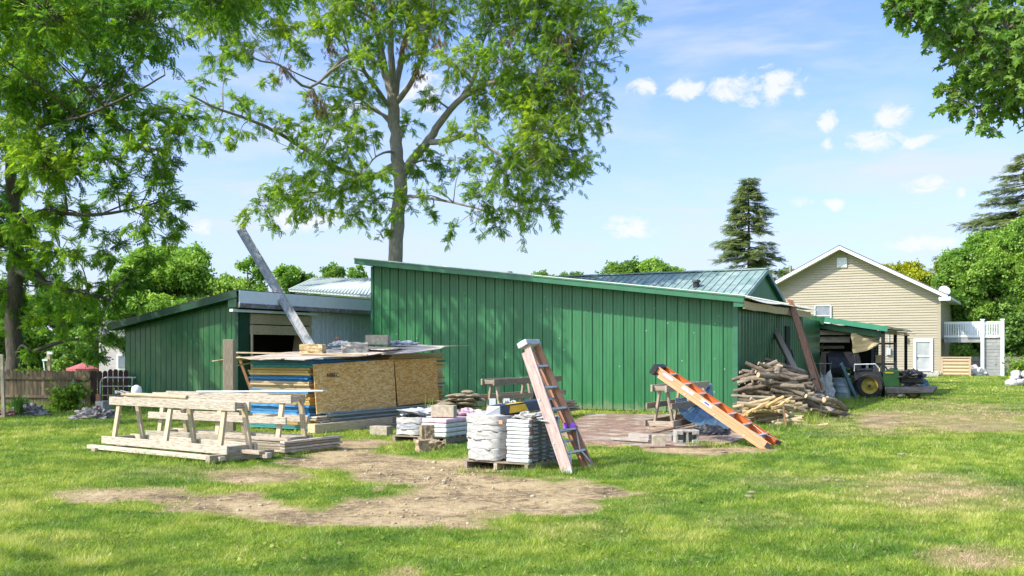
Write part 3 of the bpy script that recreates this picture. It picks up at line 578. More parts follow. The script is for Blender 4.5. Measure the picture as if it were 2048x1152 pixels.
shade = [(-9.0,24.2,9.6,1.5,1.6,1.0),(-7.3,24.2,10.2,1.4,1.5,.9),(-6.0,24.6,10.8,1.1,1.2,.8),(-11,23,9.5,1.8,2,1.2),(-13,22,9,2,2,1.4),(-15.5,22,8.5,2.2,2,1.6),(-12,19,10.5,2,2,1.2),(-16,18,9.5,2.4,2,1.5),(-10,26,12,2,2,1.5),(-19,22,9,2.5,2.5,2),(-20,27,10,3,3,3)]
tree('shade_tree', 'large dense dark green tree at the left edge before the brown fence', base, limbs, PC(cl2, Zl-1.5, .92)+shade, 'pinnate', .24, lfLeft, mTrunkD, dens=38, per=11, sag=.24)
# --- maple at the upper right, trunk outside the frame
Zm = 15
def r_(px, py, dz=0): return P(px, py, Zm+dz)
limbs = [([Vector((10.6, 14.5, 0)), Vector((10.5, 14.6, 2.5)), Vector((10.3, 14.7, 5)), Vector((10.1, 15, 8)), Vector((10, 15, 11))], .26, .1),
 ([Vector((10.3, 14.7, 4.6)), r_(2150,150), r_(2050,130,-.3), r_(1950,110,-.5), r_(1860,70,-.5), r_(1800,10,-.5)], .055, .01),
 ([Vector((10.4, 14.7, 4.2)), r_(2140,220,.5), r_(2050,210,.5), r_(1970,215,.3), r_(1900,200,0)], .045, .01),
 ([Vector((10.2, 14.8, 6.5)), r_(2100,-60), r_(1950,-80), r_(1820,-60)], .05, .015)]
cl3 = [(1960,60,60,14.2),(2030,100,60,14.0),(1900,70,40,14.4),(1850,40,36,14.4),(1990,140,40,14.2),(2040,170,50,14.2),(1790,15,30),(1830,20,45),(1800,-5,36),(1890,60,50),(1950,100,55),(1870,0,60),(1940,20,60),(2010,60,60),(2040,130,55),(1980,170,52),(1920,180,34),(1900,215,30),(1960,225,34),(2010,210,44),(2045,200,30),(1975,255,20),(2050,40,50),(1930,140,40),(1900,110,24),(1880,180,10),
       (2080,100,70),(2090,200,50),(2120,0,80),(1990,-50,90),(1850,-60,80),(2120,150,70),(2090,240,30)]
tree('maple_tree', 'broad-leaved tree reaching in from the upper right corner against the sky', (10.6, 14.5, 0), limbs, PC(cl3, Zm, .95, .8), 'lobed', .095, lfMaple, mTrunk, dens=230, per=10, sag=.25)
# --- tree outside the frame on the near left, whose shade lies on the grass
limbs = [([Vector((-10.5, 2.5, 0)), Vector((-10.4, 2.6, 4)), Vector((-10.2, 2.8, 9))], .3, .1)]
tree('yard_tree', 'tree standing outside the left of the picture shading the near grass', (-10.5, 2.5, 0), limbs, [(-9.2,3.3,7.8,1.3,1.2,.9),(-7.6,3.0,7.6,1.2,1.0,.8),(-11.5,3.6,8.2,1.5,1.2,1),(-10,1,8.5,1.6,1.6,1.2)], 'pinnate', .3, lfLeft, mTrunk, dens=7, per=6)
# --- conifers
def conifer(label, base, H, Rb, seed, n=46, grp=None, z0=.06):
    random.seed(seed); T = thing('spruce_tree', label, 'tree', base, grp); mb = MB(); B = Vector(base)
    mb.tube([B, B+V(.05,0,H*.5), B+V(0,0,H)], [H*.016, H*.01, .02], 7, caps=False); pos = []; dr_ = []; tn = []
    for k in range(n):
        f = (k+random.random()*.6)/n; z = H*(z0+(1-z0)*f**.95); L_ = Rb*(1-f)**.85*random.uniform(.6, 1.12)+.25
        for j in range(random.choice((4, 5, 5, 6))):
            a = random.uniform(0, 6.283); d = V(math.cos(a), math.sin(a), 0); l = L_*random.uniform(.7, 1.1)
            q = [B+V(0,0,z), B+d*l*.5+V(0,0,z-.06*l), B+d*l+V(0,0,z-.16*l+.08*l)]; mb.tube(q, [.03+.008*l, .02, .006], 4, caps=False)
            m_ = int(l*3.6)+3
            for i in range(m_):
                u = .22+.82*(i+random.random())/m_; p = q[0].lerp(q[1], min(u*2, 1)) if u < .5 else q[1].lerp(q[2], u*2-1); sd = d.cross(V(0,0,1))*random.choice((-1, 1))
                for _ in range(3):
                    pos.append((p-B+V(random.gauss(0,.07),random.gauss(0,.07),random.gauss(0,.05)))[:]); dr_.append((d*random.uniform(.3,1.2)+sd*random.uniform(-.2,1)+V(0,0,random.uniform(-.45,.1)))[:]); tn.append(.45+random.gauss(0,.2)+.25*(u-.6))
    mb.build('trunk', mTrunkD, T); pos = np.array(pos)
    mkobj('crown', foliage('crown', 'spray', pos, np.array(dr_), rng.uniform(.55, .95, len(pos)), lfCon, np.array(tn), 1.2), T)
b0 = P(1497, 700, 80); conifer('pointed dark spruce standing behind the metal barn roof', (b0.x, 80, 0), 15.4, 4.8, 5, 54)
b0 = P(2050, 700, 88); conifer('tall dark spruce at the right edge above the bright green trees', (b0.x, 88, 0), 19.0, 12.5, 9, 62)
# --- background trees
def bgtree(label, px, ytop, rpx, Z, mat, seed, ybot=700, n=None, ls=.75, gap=1.0, name='leafy_tree'):
    random.seed(seed); top = 1.6+(700-ytop)/2000*Z; bot = max(.3, 1.6+(700-ybot)/2000*Z); R0 = rpx/2000*Z; X = (px-1024)/2000*Z; H = top-bot; cs = []; gap = random.uniform(.85, 1.15)
    n = n or int(34+H*R0*1.3)
    for i in range(n):
        f = random.random()**.85; z = bot+H*f*.97; w = R0*math.sqrt(max(.03, 1-((f-.38)/.66)**2))*gap; a = random.uniform(0, 6.283); q = w*random.uniform(.25, .95)
        r = random.uniform(.1, .2)*min(H, R0*2.2)*.75; cs.append((X+math.cos(a)*q+random.gauss(0, .2)*R0, Z+math.sin(a)*q*.8, z-r*random.uniform(.1, .6), r*1.25, r*1.25, r*.8))
    cs.append((X+random.gauss(0, .2)*R0, Z, top-.1*min(H, R0*2), .12*min(H, R0*2), .15*R0, .1*min(H, R0*2)))
    limbs = [([V(X,Z,0), V(X+.1,Z,top*.4), V(X,Z,top*.85)], .02*top+.08, .04)]
    for k in range(4):
        a = k*1.6+random.random(); limbs.append(([V(X,Z,top*.3+k*.08*top), V(X+math.cos(a)*R0*.35, Z+math.sin(a)*R0*.35, top*.5+k*.07*top), V(X+math.cos(a)*R0*.7, Z+math.sin(a)*R0*.7, top*.62+k*.06*top)], .1, .03))
    tree(name, label, (X, Z, 0), limbs, cs, 'clump', ls, mat, mTrunkD, dens=min(70, 26/max(ls, .35)**2*.36), per=6, sag=.15, twig=False, nup=.3)
for q in [('rounded green tree at the left seen between the big tree and the green lean-to', 330,492,125,62,lfBgB,21,750),
          ('mid green tree filling the gap left of the far left fence post', -20,560,80,60,lfBg,22,740),
          ('pale green tree behind the brown fence beyond the red umbrella', 130,590,85,58,lfBgB,23,745),
          ('darker tree behind the far end of the brown fence', 235,560,85,66,lfBg,24,745),
          ('small green tree just right of the rounded tree above the lean-to roof', 422,545,70,80,lfBg,25,735),
          ('feathery upright tree left of the leaning steel beam', 495,512,44,75,lfBgB,26,735),
          ('low round tree right of the leaning steel beam', 580,533,52,78,lfBgB,27,735),
          ('low tree above the left end of the silver roof', 664,530,46,95,lfBg,28,735),
          ('thin tree top beside the high corner of the green shed', 714,530,24,100,lfBgB,29,735),
          ('tiny tree top just right of the roof vent pipe', 1086,543,40,120,lfBg,30,735),
          ('small tree top over the middle of the shed roof', 1140,543,40,120,lfBg,31,735),
          ('rounded tree top left of the spruce on the skyline', 1250,522,60,110,lfBg,32,735),
          ('taller rounded tree top between the skyline trees and the spruce', 1312,516,62,108,lfBgB,33,735),
          ('small tree between the spruce and the tan house', 1578,536,36,100,lfBg,34,735),
          ('yellow-green tree peeking over the right slope of the house roof', 1805,527,85,84,lfBgY,35,735),
          ('yellowish tree between the house and the bright green trees', 1905,512,66,80,lfBgY,36,745),
          ('bright green tree beside the upper deck', 1985,462,100,71,lfBgB,37,748),
          ('bright green tree at the far right edge', 2068,432,100,70,lfBgB,38,748),
          ('green tree low behind the deck posts', 1930,560,75,73,lfBgB,39,748),
          ('shady tree right of the deck stair panel', 2040,590,80,69,lfBg,40,748),
          ('light tree behind the lean-to on the left', 300,590,75,56,lfBgB,41,745), ('green tree above the lower edge of the lean-to roof', 385,590,60,60,lfBg,42,745), ('shaded tree left of the big trunk', 10,640,70,56,lfBg,43,750), ('low tree over the red umbrella', 170,655,60,54,lfBg,44,750)]:
    bgtree(q[0], *q[1:7], ybot=q[7], ls=.4 if q[4] < 90 else .5)
random.seed(77)
# ---------------------------------------------------------------- buildings
UP = Vector((0, 0, 1))
def ribpanel(mb, p0, d, nrm, L_, zb, zt, pitch=.2922, rib=.03, kind='rib'):
    """vertical ribbed sheet from p0 along d, ribs standing out along nrm; zt is a function of the distance"""
    prof = []; s = 0
    if kind == 'rib':
        while s < L_-1e-6:
            for ds, h in ((0, 0), (.012, rib), (.034, rib), (.05, 0), (.13, 0), (.137, .005), (.15, .005), (.157, 0), (.215, 0), (.222, .005), (.235, .005), (.242, 0)):
                if s+ds*pitch/.2922 < L_: prof.append((s+ds*pitch/.2922, h))
            s += pitch
        prof.append((L_, 0))
    elif kind == 'groove':
        while s < L_-1e-6:
            for ds, h in ((0, 0), (.008, -.012), (.022, -.012), (.03, 0)):
                if s+ds < L_: prof.append((s+ds, h))
            s += pitch
        prof.append((L_, 0))
    else:
        n = int(L_/pitch*6); prof = [(L_*i/n, rib*math.sin(2*math.pi*i/6)) for i in range(n+1)]
    nz = 2
    rows = []
    for k in range(nz+1):
        rows.append([p0+d*s_+nrm*h+UP*(zb+(zt(s_)-zb)*k/nz) for s_, h in prof])
    mb.strip(rows, tint=.5)
    # (normals are two-sided in Cycles; a backing sheet gives the wall thickness)
    mb.prism([p0-nrm*.02+UP*zb, p0+d*L_-nrm*.02+UP*zb, p0+d*L_-nrm*.02+UP*zt(L_), p0-nrm*.02+UP*zt(0)], -nrm*.08, tint=.5)
# main shed ---------------------------------------------------
WU = 10.94; zL, zR = 4.15, 2.83
zt_ = lambda u: zL+(zR-zL)*(u+WU)/WU            # wall top at u
shed = thing('metal_shed', 'long green ribbed metal shed with a sloping roof in the middle of the yard', 'shed', SH(-WU/2, 0))
mb = MB(); ribpanel(mb, SH(-WU+.02, 0), a_, -b_, WU-.12, .04, lambda s: zt_(-WU+s)-.02)
mb.build('front_wall', mGreen, shed)
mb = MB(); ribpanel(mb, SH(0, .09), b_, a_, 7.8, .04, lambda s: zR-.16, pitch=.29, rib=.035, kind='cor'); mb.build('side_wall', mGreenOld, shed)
mb = MB(); ribpanel(mb, SH(-WU, 8), -b_, -a_, 7.95, .04, lambda s: zL-.05); mb.build('rear_side_wall', mGreen, shed)
mb = MB(); ribpanel(mb, SH(-.1, 8), -a_, b_, WU-.2, .04, lambda s: zt_(-.1-s)-.05); mb.build('back_wall', mGreen, shed)
mb = MB(); mb.obox(SH(-.045, -.012, (zR-.1)/2+.03), (a_, b_, UP), (.12, .055, zR-.12), tint=.4); mb.obox(SH(.014, .05, (zR-.1)/2+.02), (a_, b_, UP), (.03, .09, zR-.14), tint=.4)
mb.obox(SH(-WU+.02, -.02, (zL-.1)/2+.03), (a_, b_, UP), (.08, .05, zL-.12), tint=.4); mb.build('corner_trim', mGreenDk, shed, bevel=.004)
# overlapping sheet seam
mb = MB(); p = SH(-WU+.9, 0, 2.80)
mb.obox(SH(-WU+4.0, -.007, 2.79), (a_, b_, UP), (7.2, .012, .01), tint=.2)
mb.build('sheet_seam', mGreenDk, shed)
OV = .55
def RF(u, t, dz=0): return SH(u, t, zL+.06+(zR-zL)*(u+WU)/WU+dz)
mb = MB(); q = [RF(-WU-.22, -OV), RF(.30, -OV), RF(.30, 8.3), RF(-WU-.22, 8.3)]
mb.prism(q, UP*.045, tint=.5)
n = 38
for i in range(28):
    t0 = -OV+.01+i*.31; mb.obox((RF(-WU-.22, t0, .055)+RF(.3, t0, .055))/2, ((RF(.3, t0)-RF(-WU-.22, t0)).normalized(), b_, UP), ((RF(.3, t0)-RF(-WU-.22, t0)).length, .03, .025), tint=.5)
mb.build('roof', mRawEdge, shed)
mb = MB(); dd = (RF(.3, 0)-RF(-WU-.22, 0)).normalized(); ln = (RF(.3, 0)-RF(-WU-.22, 0)).length; nz_ = dd.cross(b_)*-1
mb.obox((RF(-WU-.22, -OV-.015, -.055)+RF(.3, -OV-.015, -.055))/2, (dd, b_, UP), (ln, .03, .125), tint=.6)
mb.obox((RF(-WU-.22, -OV-.02, .03)+RF(.3, -OV-.02, .03))/2, (dd, b_, UP), (ln+.02, .06, .035), tint=1)
mb.obox((RF(-WU-.22, -OV/2, -.11)+RF(.3, -OV/2, -.11))/2, (dd, b_, UP), (ln, OV-.06, .012), tint=.2)
mb.obox((RF(-WU-.235, 3.9, -.04)+RF(-WU-.235, 3.9, -.04))/2, (a_, b_, UP), (.03, 8.8, .16), tint=.2)
mb.obox(RF(.17, -OV+.05, -.13), (a_, b_, UP), (.25, .1, .2), tint=.45)
mb.build('fascia', mGreenDk, shed)
mb = MB()
for k in range(7):
    mb.beam(SH(.285, -OV+.03+k*1.15, zR-.14-.012*(k % 2)), SH(.285, -OV+.03+k*1.15+1.14, zR-.14-.02*((k+1) % 2)), .04, .19, tint=.5+.3*random.random())
mb.build('eave_board', mPlank, shed)
mb = MB(); rows = []
for h in (0, 1):
    row = []
    for i in range(0, 201):
        t0 = -OV+8.6*i/200; w = .012*math.sin(i*1.9)-.05*math.sin(math.pi*min(1, i/80))*(1 if i < 80 else .2)
        row.append(SH(.30+.14*h, t0, zR+.045-(.035*h)+w*h+.012*math.sin(i*1.9)*(1-h)))
    rows.append(row)
mb.strip(rows, tint=.6); mb.build('drip_edge', mRawEdge, shed)
mb = MB(); mb.obox(SH(.05, 5.35, 1.55), (b_, a_, UP), (.5, .05, 1.5)); mb.build('window', mDark, shed)
mb = MB(); vp = P(1020, 548, 33.2); mb.tube([vp-UP*.7, vp+UP*.02], .05, 10); mb.tube([vp+UP*.03, vp+UP*.08], [.09, .085], 10); mb.build('vent_pipe', mSteelD, shed)
# barn behind ---------------------------------------------------
def BF(s, t, z=0): return SH(-2.65+s, 13.7+t, z)     # s<=0 along the ridge, t across
barn = thing('metal_barn', 'low gabled barn with a grey-green metal roof behind the green shed', 'barn', BF(-5, 0))
HW = 4.6; rz, ez = 4.62, 2.95
mb = MB()
for sgn in (-1, 1):
    mb.prism([BF(.15, 0, rz), BF(-8.6, 0, rz), BF(-8.6, sgn*(HW+.3), ez-.1), BF(.15, sgn*(HW+.3), ez-.1)], UP*.04, tint=.5)
    dn = (BF(0, sgn*(HW+.3), ez-.1)-BF(0, 0, rz)); L2 = dn.length; dn.normalize()
    for i in range(30):
        s = .1-i*.295; c = BF(s, 0, rz+.052)+dn*L2/2; mb.obox(c, (dn, a_, dn.cross(a_)), (L2, .035, .03), tint=.5)
mb.obox(BF(-4.22, 0, rz+.06), (a_, b_, UP), (8.8, .3, .05), tint=.9)
mb.build('roof', mRoofGr, barn)
mb = MB(); rows = [[], []]; n = 60
for i in range(n*4+1):
    t = -HW+2*HW*i/(n*4); h = .012 if (i % 4) < 2 else 0; rows[0].append(BF(h, t, .04)); rows[1].append(BF(h, t, max(.1, rz-.03-(rz-ez)*abs(t)/HW)))
mb.strip(rows, tint=.5); mb.build('gable_wall', mGreen, barn)
mb = MB(); mb.prism([BF(-8.5, -HW, 0), BF(-.1, -HW, 0), BF(-.1, -HW, ez), BF(-8.5, -HW, ez)], b_*.1); mb.prism([BF(-8.5, HW, 0), BF(-.1, HW, 0), BF(-.1, HW, ez), BF(-8.5, HW, ez)], -b_*.1)
mb.prism([BF(-8.5, -HW, 0), BF(-8.5, HW, 0), BF(-8.5, HW, ez), BF(-8.5, 0, rz), BF(-8.5, -HW, ez)], a_*.1); mb.build('wall', mGreen, barn)
mb = MB()
for sgn in (-1, 1): mb.beam(BF(.17, 0, rz-.03), BF(.17, sgn*(HW+.3), ez-.13), .04, .14, up=UP, tint=.6)
mb.build('rake_trim', mRoofGr, barn)
mb = MB(); vp = BF(-2.0, -2.0, 4.0); mb.tube([vp-UP*.3, vp+UP*.12], .12, 12); mb.tube([vp+UP*.12, vp+UP*.2], [.18, .14], 12); mb.build('roof_vent', mSteelD, barn)
# silver-roofed building on the left ---------------------------------------------------
s0 = P(578, 583, 38); sr0 = P(627, 559, 42)
sb = thing('silver_roofed_building', 'low building with a pale ribbed metal roof behind the white gabled lean-to', 'building', (s0.x+4, 40, 0))
e1 = s0+b_*0+Vector((0, 0, 0)); mb = MB()
E0 = P(578, 583, 37.5); E1 = P(800, 600, 34.5); R0_ = P(628, 559.5, 41.5); R1_ = P(810, 562, 38.2)
mb.prism([E0, E1, R1_, R0_], UP*.05, tint=.5)
for i in range(34):
    f = i/33; p0 = E0.lerp(E1, f)+UP*.06; p1 = R0_.lerp(R1_, f)+UP*.06; mb.beam(p0, p1, .07, .07, tint=.1)
bk = (R0_-E0); bk.z = 0; bk2 = Vector((bk.x*-.1, bk.y, 0)); mb.prism([R0_, R1_, R1_+bk2+Vector((0,0,-1.3)), R0_+bk2+Vector((0,0,-1.3))], UP*.05, tint=.5)
mb.build('roof', mSilver, sb)
mb = MB(); gE0 = Vector((E0.x, E0.y, 0)); gE1 = Vector((E1.x, E1.y, 0)); mb.prism([gE0+Vector((.2,.2,0)), gE1+Vector((0,.2,0)), gE1+Vector((0,.2,E1.z-.05)), gE0+Vector((.2,.2,E0.z-.05))], Vector((.05, .15, 0))); mb.build('wall', mWhiteWall, sb)
# green lean-to on the left ---------------------------------------------------
A1 = Vector((-7.47, 27.2, 0)); LW = 4.32
def LF(u, t, z=0): return A1+a_*u+b_*t+UP*z       # u in [-LW, 0]
lzt = lambda u: 3.02+(.74/LW)*u
ls_ = thing('lean_to_shed', 'green panelled lean-to with a rising dark roof edge left of the sheet stack', 'shed', LF(-LW/2, 0))
mb = MB(); ribpanel(mb, LF(-LW, 0), a_, -b_, LW-.02, .03, lambda s: lzt(-LW+s), pitch=.205, kind='groove'); mb.build('front_wall', mGreenOld, ls_)
mb = MB(); q = [LF(-LW-.3, -.35, lzt(-LW-.3)+.1), LF(.32, -.35, lzt(.32)+.1), LF(.32, 9.3, lzt(.32)+.1), LF(-LW-.3, 9.3, lzt(-LW-.3)+.1)]
mb.prism(q, UP*.05, tint=.3); mb.build('roof', mSteelD, ls_)
mb = MB(); p0, p1 = LF(-LW-.3, -.37, lzt(-LW-.3)+.02), LF(.32, -.37, lzt(.32)+.02); mb.beam(p0, p1, .03, .17, tint=.4); mb.beam(LF(-LW-.3, -.17, lzt(-LW-.3)-.06), LF(.1, -.17, lzt(.1)-.06), .34, .012, tint=.2)
mb.obox(LF(.15, -.18, 2.92), (a_, b_, UP), (.3, .36, .34), tint=.3)
mb.obox(LF(.02, -.02, 1.4), (a_, b_, UP), (.1, .06, 2.75), tint=.3); mb.obox(LF(.06, .22, 1.4), (a_, b_, UP), (.04, .42, 2.7), tint=.5); mb.build('green_trim', mTrimShade, ls_)
mb = MB(); mb.beam(LF(.34, -.3, 3.03), LF(.34, 9.2, 3.03), .03, .34, tint=.5); mb.build('white_fascia', mFascW, ls_)
mb = MB(); mb.beam(LF(.34, -.32, 2.80), LF(.34, 9.2, 2.80), .09, .12, tint=.4); mb.build('gutter', mGut, ls_)
mb = MB(); ribpanel(mb, LF(.05, 3.0), b_, a_, 6.2, .1, lambda s: 2.78, pitch=.21, kind='groove'); mb.build('white_wall', mWhiteWall, ls_)
mb = MB(); mb.beam(LF(.2, -.45, 2.66), LF(.2, 3.1, 2.66), .12, .07, tint=.7); mb.build('door_track', mWhite, ls_)
mb = MB(); mb.beam(LF(.1, .4, 2.46), LF(.1, 3.0, 2.46), .05, .28, tint=.3); mb.beam(LF(.1, .4, 2.16), LF(.1, 3.0, 2.16), .06, .26, tint=.5)
mb.beam(LF(.12, .44, .1), LF(.12, .44, 2.3), .05, .09); mb.beam(LF(-.3, 2.6, 0), LF(-.15, 2.9, 2.1), .5, .05, up=b_, tint=.7); mb.build('header_board', mPlank, ls_)
mb = MB(); mb.prism([LF(-1.6, .3, .02), LF(-1.6, 8.9, .02), LF(-1.6, 8.9, 2.4), LF(-1.6, .3, 2.4)], a_*.05); mb.prism([LF(-1.6, 3.2, 0), LF(0, 3.2, 0), LF(0, 3.2, 2.5), LF(-1.6, 3.2, 2.5)], b_*.05)
mb.build('inner_wall', mDark, ls_)
mb = MB(); mb.prism([LF(-LW+.03, 9, 0), LF(0, 9, 0), LF(0, 9, 3.0), LF(-LW+.03, 9, 2.25)], -b_*.05); mb.prism([LF(-LW+.02, .2, 0), LF(-LW+.02, 8.9, 0), LF(-LW+.02, 8.9, 2.25), LF(-LW+.02, .2, 2.25)], a_*.05); mb.build('back_wall', mGreenOld, ls_)
# carport ---------------------------------------------------
cz = lambda u: 2.66-.17*u
cp = thing('carport', 'open lean-to with a light green roof edge sheltering the mower right of the shed', 'carport', SH(1, 12))
TF_ = 11.0
mb = MB(); mb.prism([SH(-2.6, TF_, cz(-2.6)+.05), SH(2.12, TF_, cz(2.12)+.05), SH(2.12, TF_+7, cz(2.12)+.05), SH(-2.6, TF_+7, cz(-2.6)+.05)], UP*.04, tint=.5); mb.build('roof', mGreenDk, cp)
mb = MB(); mb.beam(SH(.1, TF_-.03, cz(.1)-.0), SH(2.14, TF_-.03, cz(2.14)-.0), .03, .17, tint=.7); mb.build('fascia', mGreenLt, cp)
mb = MB(); mb.beam(SH(-2.5, TF_-.02, cz(-2.5)-.05), SH(.09, TF_-.02, cz(.09)-.05), .04, .26, tint=.3); mb.beam(SH(-2.5, TF_+.2, cz(-2.5)-.22), SH(2.0, TF_+.2, cz(2.0)-.22), .05, .2, tint=.1)
mb.obox(SH(-.1, 9.6, 1.3), (b_, a_, UP), (2.9, .05, 2.6), tint=.1); mb.build('green_wall', mGreenOld, cp)
mb = MB()
for u, t in ((1.98, TF_+.1), (1.98, TF_+3.4), (1.98, TF_+6.8), (.9, TF_+6.8)): mb.obox(SH(u, t, 1.15), (a_, b_, UP), (.11, .11, 2.3), tint=.3)
mb.build('post', mDark, cp)
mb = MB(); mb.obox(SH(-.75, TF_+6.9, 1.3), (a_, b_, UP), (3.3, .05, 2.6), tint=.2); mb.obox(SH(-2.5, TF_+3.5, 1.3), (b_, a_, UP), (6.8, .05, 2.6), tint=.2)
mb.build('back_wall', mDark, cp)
mb = MB()
for k, (z, t, w) in enumerate(((2.22, .5, .16), (1.98, .7, .2), (1.93, 1.4, .05))): mb.beam(SH(-1.9, TF_+t, z), SH(1.0-.2*k, TF_+t, z-.02), .14, w, tint=.3+.3*k)
mb.beam(SH(-1.9, TF_+1.1, 1.7), SH(.55, TF_+1.1, 1.7), .1, .1, tint=.1)
mb.build('rafter_board', mHorseOld, cp)
# tan house ---------------------------------------------------
H0 = Vector((26.26, 61.5, 0)); HWd = 11.56
def HF(u, t, z=0): return H0+a_*u+b_*t+UP*z
ez_, rz_ = 5.0, 8.02
hs = thing('tan_house', 'two-storey house with tan siding, a white door and a gable facing the yard', 'house', HF(-HWd/2, 0))
gz_ = lambda u: ez_+(rz_-ez_)*(1-abs(u+HWd/2)/(HWd/2))
mb = MB(); z = .25; lap = .16
while z < rz_-.05:
    z1 = min(z+lap, rz_-.02)
    def ext(zz):
        if zz <= ez_: return (-HWd, 0)
        w = (rz_-zz)/(rz_-ez_)*HWd/2; return (-HWd/2-w, -HWd/2+w)
    l0, r0 = ext(z); l1, r1 = ext(z1)
    mb.add([HF(l0, -.045, z), HF(r0, -.045, z), HF(r1, -.004, z1), HF(l1, -.004, z1), HF(l0, 0, z), HF(r0, 0, z)], [(0, 1, 2, 3), (4, 5, 1, 0)], tint=.4+.2*random.random())
    z = z1
mb.build('front_wall', mSiding, hs)
mb = MB(); z = .25
while z < ez_: mb.add([HF(.028, 0, z), HF(.028, 11, z), HF(.004, 11, z+lap), HF(.004, 0, z+lap), HF(0, 0, z), HF(0, 11, z)], [(0, 1, 2, 3), (4, 5, 1, 0)], tint=.5); z += lap
mb.build('side_wall', mSiding, hs)
mb = MB(); mb.prism([HF(-HWd, .03, 0), HF(0, .03, 0), HF(0, .03, ez_), HF(-HWd/2, .03, rz_), HF(-HWd, .03, ez_)], b_*10.9, tint=.5); mb.build('wall', mSiding, hs)
mb = MB(); mb.obox(HF(-HWd/2, 0, .12), (a_, b_, UP), (HWd+.05, .12, .3)); mb.obox(HF(-1.2, -.9, .05), (a_, b_, UP), (2.6, 1.8, .12)); mb.build('foundation', mConcG, hs)
mb = MB()
mb.obox(HF(.0, -.03, 2.6), (a_, b_, UP), (.1, .08, 4.8)); mb.build('corner_trim', mSiding, hs)
mb = MB(); sl_ = (rz_-ez_)/(HWd/2); ee = .55
for sg in (-1, 1):
    um = -HWd/2+sg*(HWd/2+ee); mb.prism([HF(-HWd/2, -.75, rz_+.2), HF(um, -.75, ez_-sl_*ee+.2), HF(um, 11.4, ez_-sl_*ee+.2), HF(-HWd/2, 11.4, rz_+.2)], UP*.06, tint=.5)
mb.build('roof', mShing, hs)
mb = MB()
for sg in (-1, 1):
    um = -HWd/2+sg*(HWd/2+ee); mb.prism([HF(-HWd/2, -.78, rz_+.19), HF(um, -.78, ez_-sl_*ee+.19), HF(um, -.78, ez_-sl_*ee-.02), HF(-HWd/2, -.78, rz_-.02)], b_*.03, tint=.5)
    mb.prism([HF(-HWd/2, -.75, rz_+.03), HF(um, -.75, ez_-sl_*ee+.03), HF(um, -.02, ez_-sl_*ee+.03), HF(-HWd/2, -.02, rz_+.03)], -UP*.02, tint=.3)
mb.prism([HF(.02, -.75, ez_-sl_*ee+.04), HF(ee, -.75, ez_-sl_*ee+.04), HF(ee, 11.3, ez_-sl_*ee+.04), HF(.02, 11.3, ez_-sl_*ee+.04)], -UP*.03, tint=.2)
mb.obox(HF(ee+.07, 5.4, ez_-sl_*ee+.08), (b_, a_, UP), (11.9, .14, .13), tint=.6)
mb.obox(HF(.1+ee/2, -.76, ez_-sl_*ee+.0), (a_, b_, UP), (ee+.1, .05, .22), tint=.6)
mb.build('eaves', mWhite, hs)
def hwin(name, u0, u1, z0, z1, parent, sash=True):
    f = MB(); w = .085
    for (a, b) in (((u0, z0), (u1, z0)), ((u0, z1), (u1, z1))): f.beam(HF(a[0], -.06, a[1]), HF(b[0], -.08, b[1]), .10, w, tint=.5)
    for u in (u0, u1): f.beam(HF(u, -.082, z0), HF(u, -.082, z1), .1, w, up=a_, tint=.5)
    if sash: f.beam(HF(u0, -.075, (z0+z1)/2-.1), HF(u1, -.075, (z0+z1)/2-.1), .05, .05, tint=.5)
    fo = f.build(name, mWhite, parent); g = MB(); g.prism([HF(u0, -.065, z0), HF(u1, -.065, z0), HF(u1, -.065, z1), HF(u0, -.065, z1)], b_*.01, tint=.5); return fo, g
fo, g = hwin('window', -7.42, -6.42, 3.35, 4.48, hs); g.build('pane', mGlass, fo)
fo, g = hwin('door', -1.34, -.46, .35, 2.15, hs, False); g.build('pane', mDoorG, fo)
mb = MB(); mb.beam(HF(-1.34, -.09, 1.22), HF(-.46, -.09, 1.22), .05, .05); mb.beam(HF(-1.4, -.08, .25), HF(-1.4, -.08, 2.25), .07, .1, up=a_); mb.beam(HF(-.39, -.08, .25), HF(-.39, -.08, 2.25), .07, .1, up=a_)
mb.beam(HF(-1.45, -.076, 2.25), HF(-.34, -.076, 2.25), .06, .12); mb.build('door_casing', mWhite, fo)
mb = MB(); mb.obox(HF(-1.27, -.14, 1.18), (a_, b_, UP), (.03, .06, .14)); mb.build('handle', mSteelD, fo)
mb = MB(); c = HF(-HWd/2+.05, -.08, 7.2)
mb.obox(c, (a_, b_, UP), (.62, .05, .62), tint=.5)
for k in range(6): mb.obox(c-b_*.035+UP*(-.22+k*.088), (a_, b_, UP), (.5, .03, .05), tint=.2)
mb.build('gable_vent', mWhite, hs)
mb = MB(); c = HF(-1.85, -.15, 2.25); mb.tube([c-UP*.15, c+UP*.1, c+UP*.18], [.05, .09, .04], 10); mb.obox(c+b_*.08, (a_, b_, UP), (.12, .1, .28)); mb.build('wall_light', mWhite, hs)
c = P(1889, 581, 61.0); mb = MB(); n = 16; rim = [c+Vector((math.cos(2*math.pi*i/n)*.36, math.sin(2*math.pi*i/n)*.1, math.sin(2*math.pi*i/n)*.3)) for i in range(n)]
mb.prism(rim, Vector((.02, .05, -.02))); mb.beam(c, c+Vector((-.05, .1, -.5)), .05, .05); mb.beam(c, c+Vector((.1, -.35, -.15)), .03, .03); mb.build('satellite_dish', mWhite, hs)
mb = MB(); p_ = [HF(.09, -.12, 4.72), HF(.09, -.12, .3), HF(.14, -.4, .12)]; mb.tube(p_, .045, 8); mb.build('downspout', mSiding, hs)
mb = MB(); mb.obox(HF(-2.9, -.12, 1.5), (a_, b_, UP), (.25, .14, .4)); mb.obox(HF(-2.9, -.08, 2.3), (a_, b_, UP), (.05, .05, 1.3)); mb.build('meter_box', mAlu, hs)
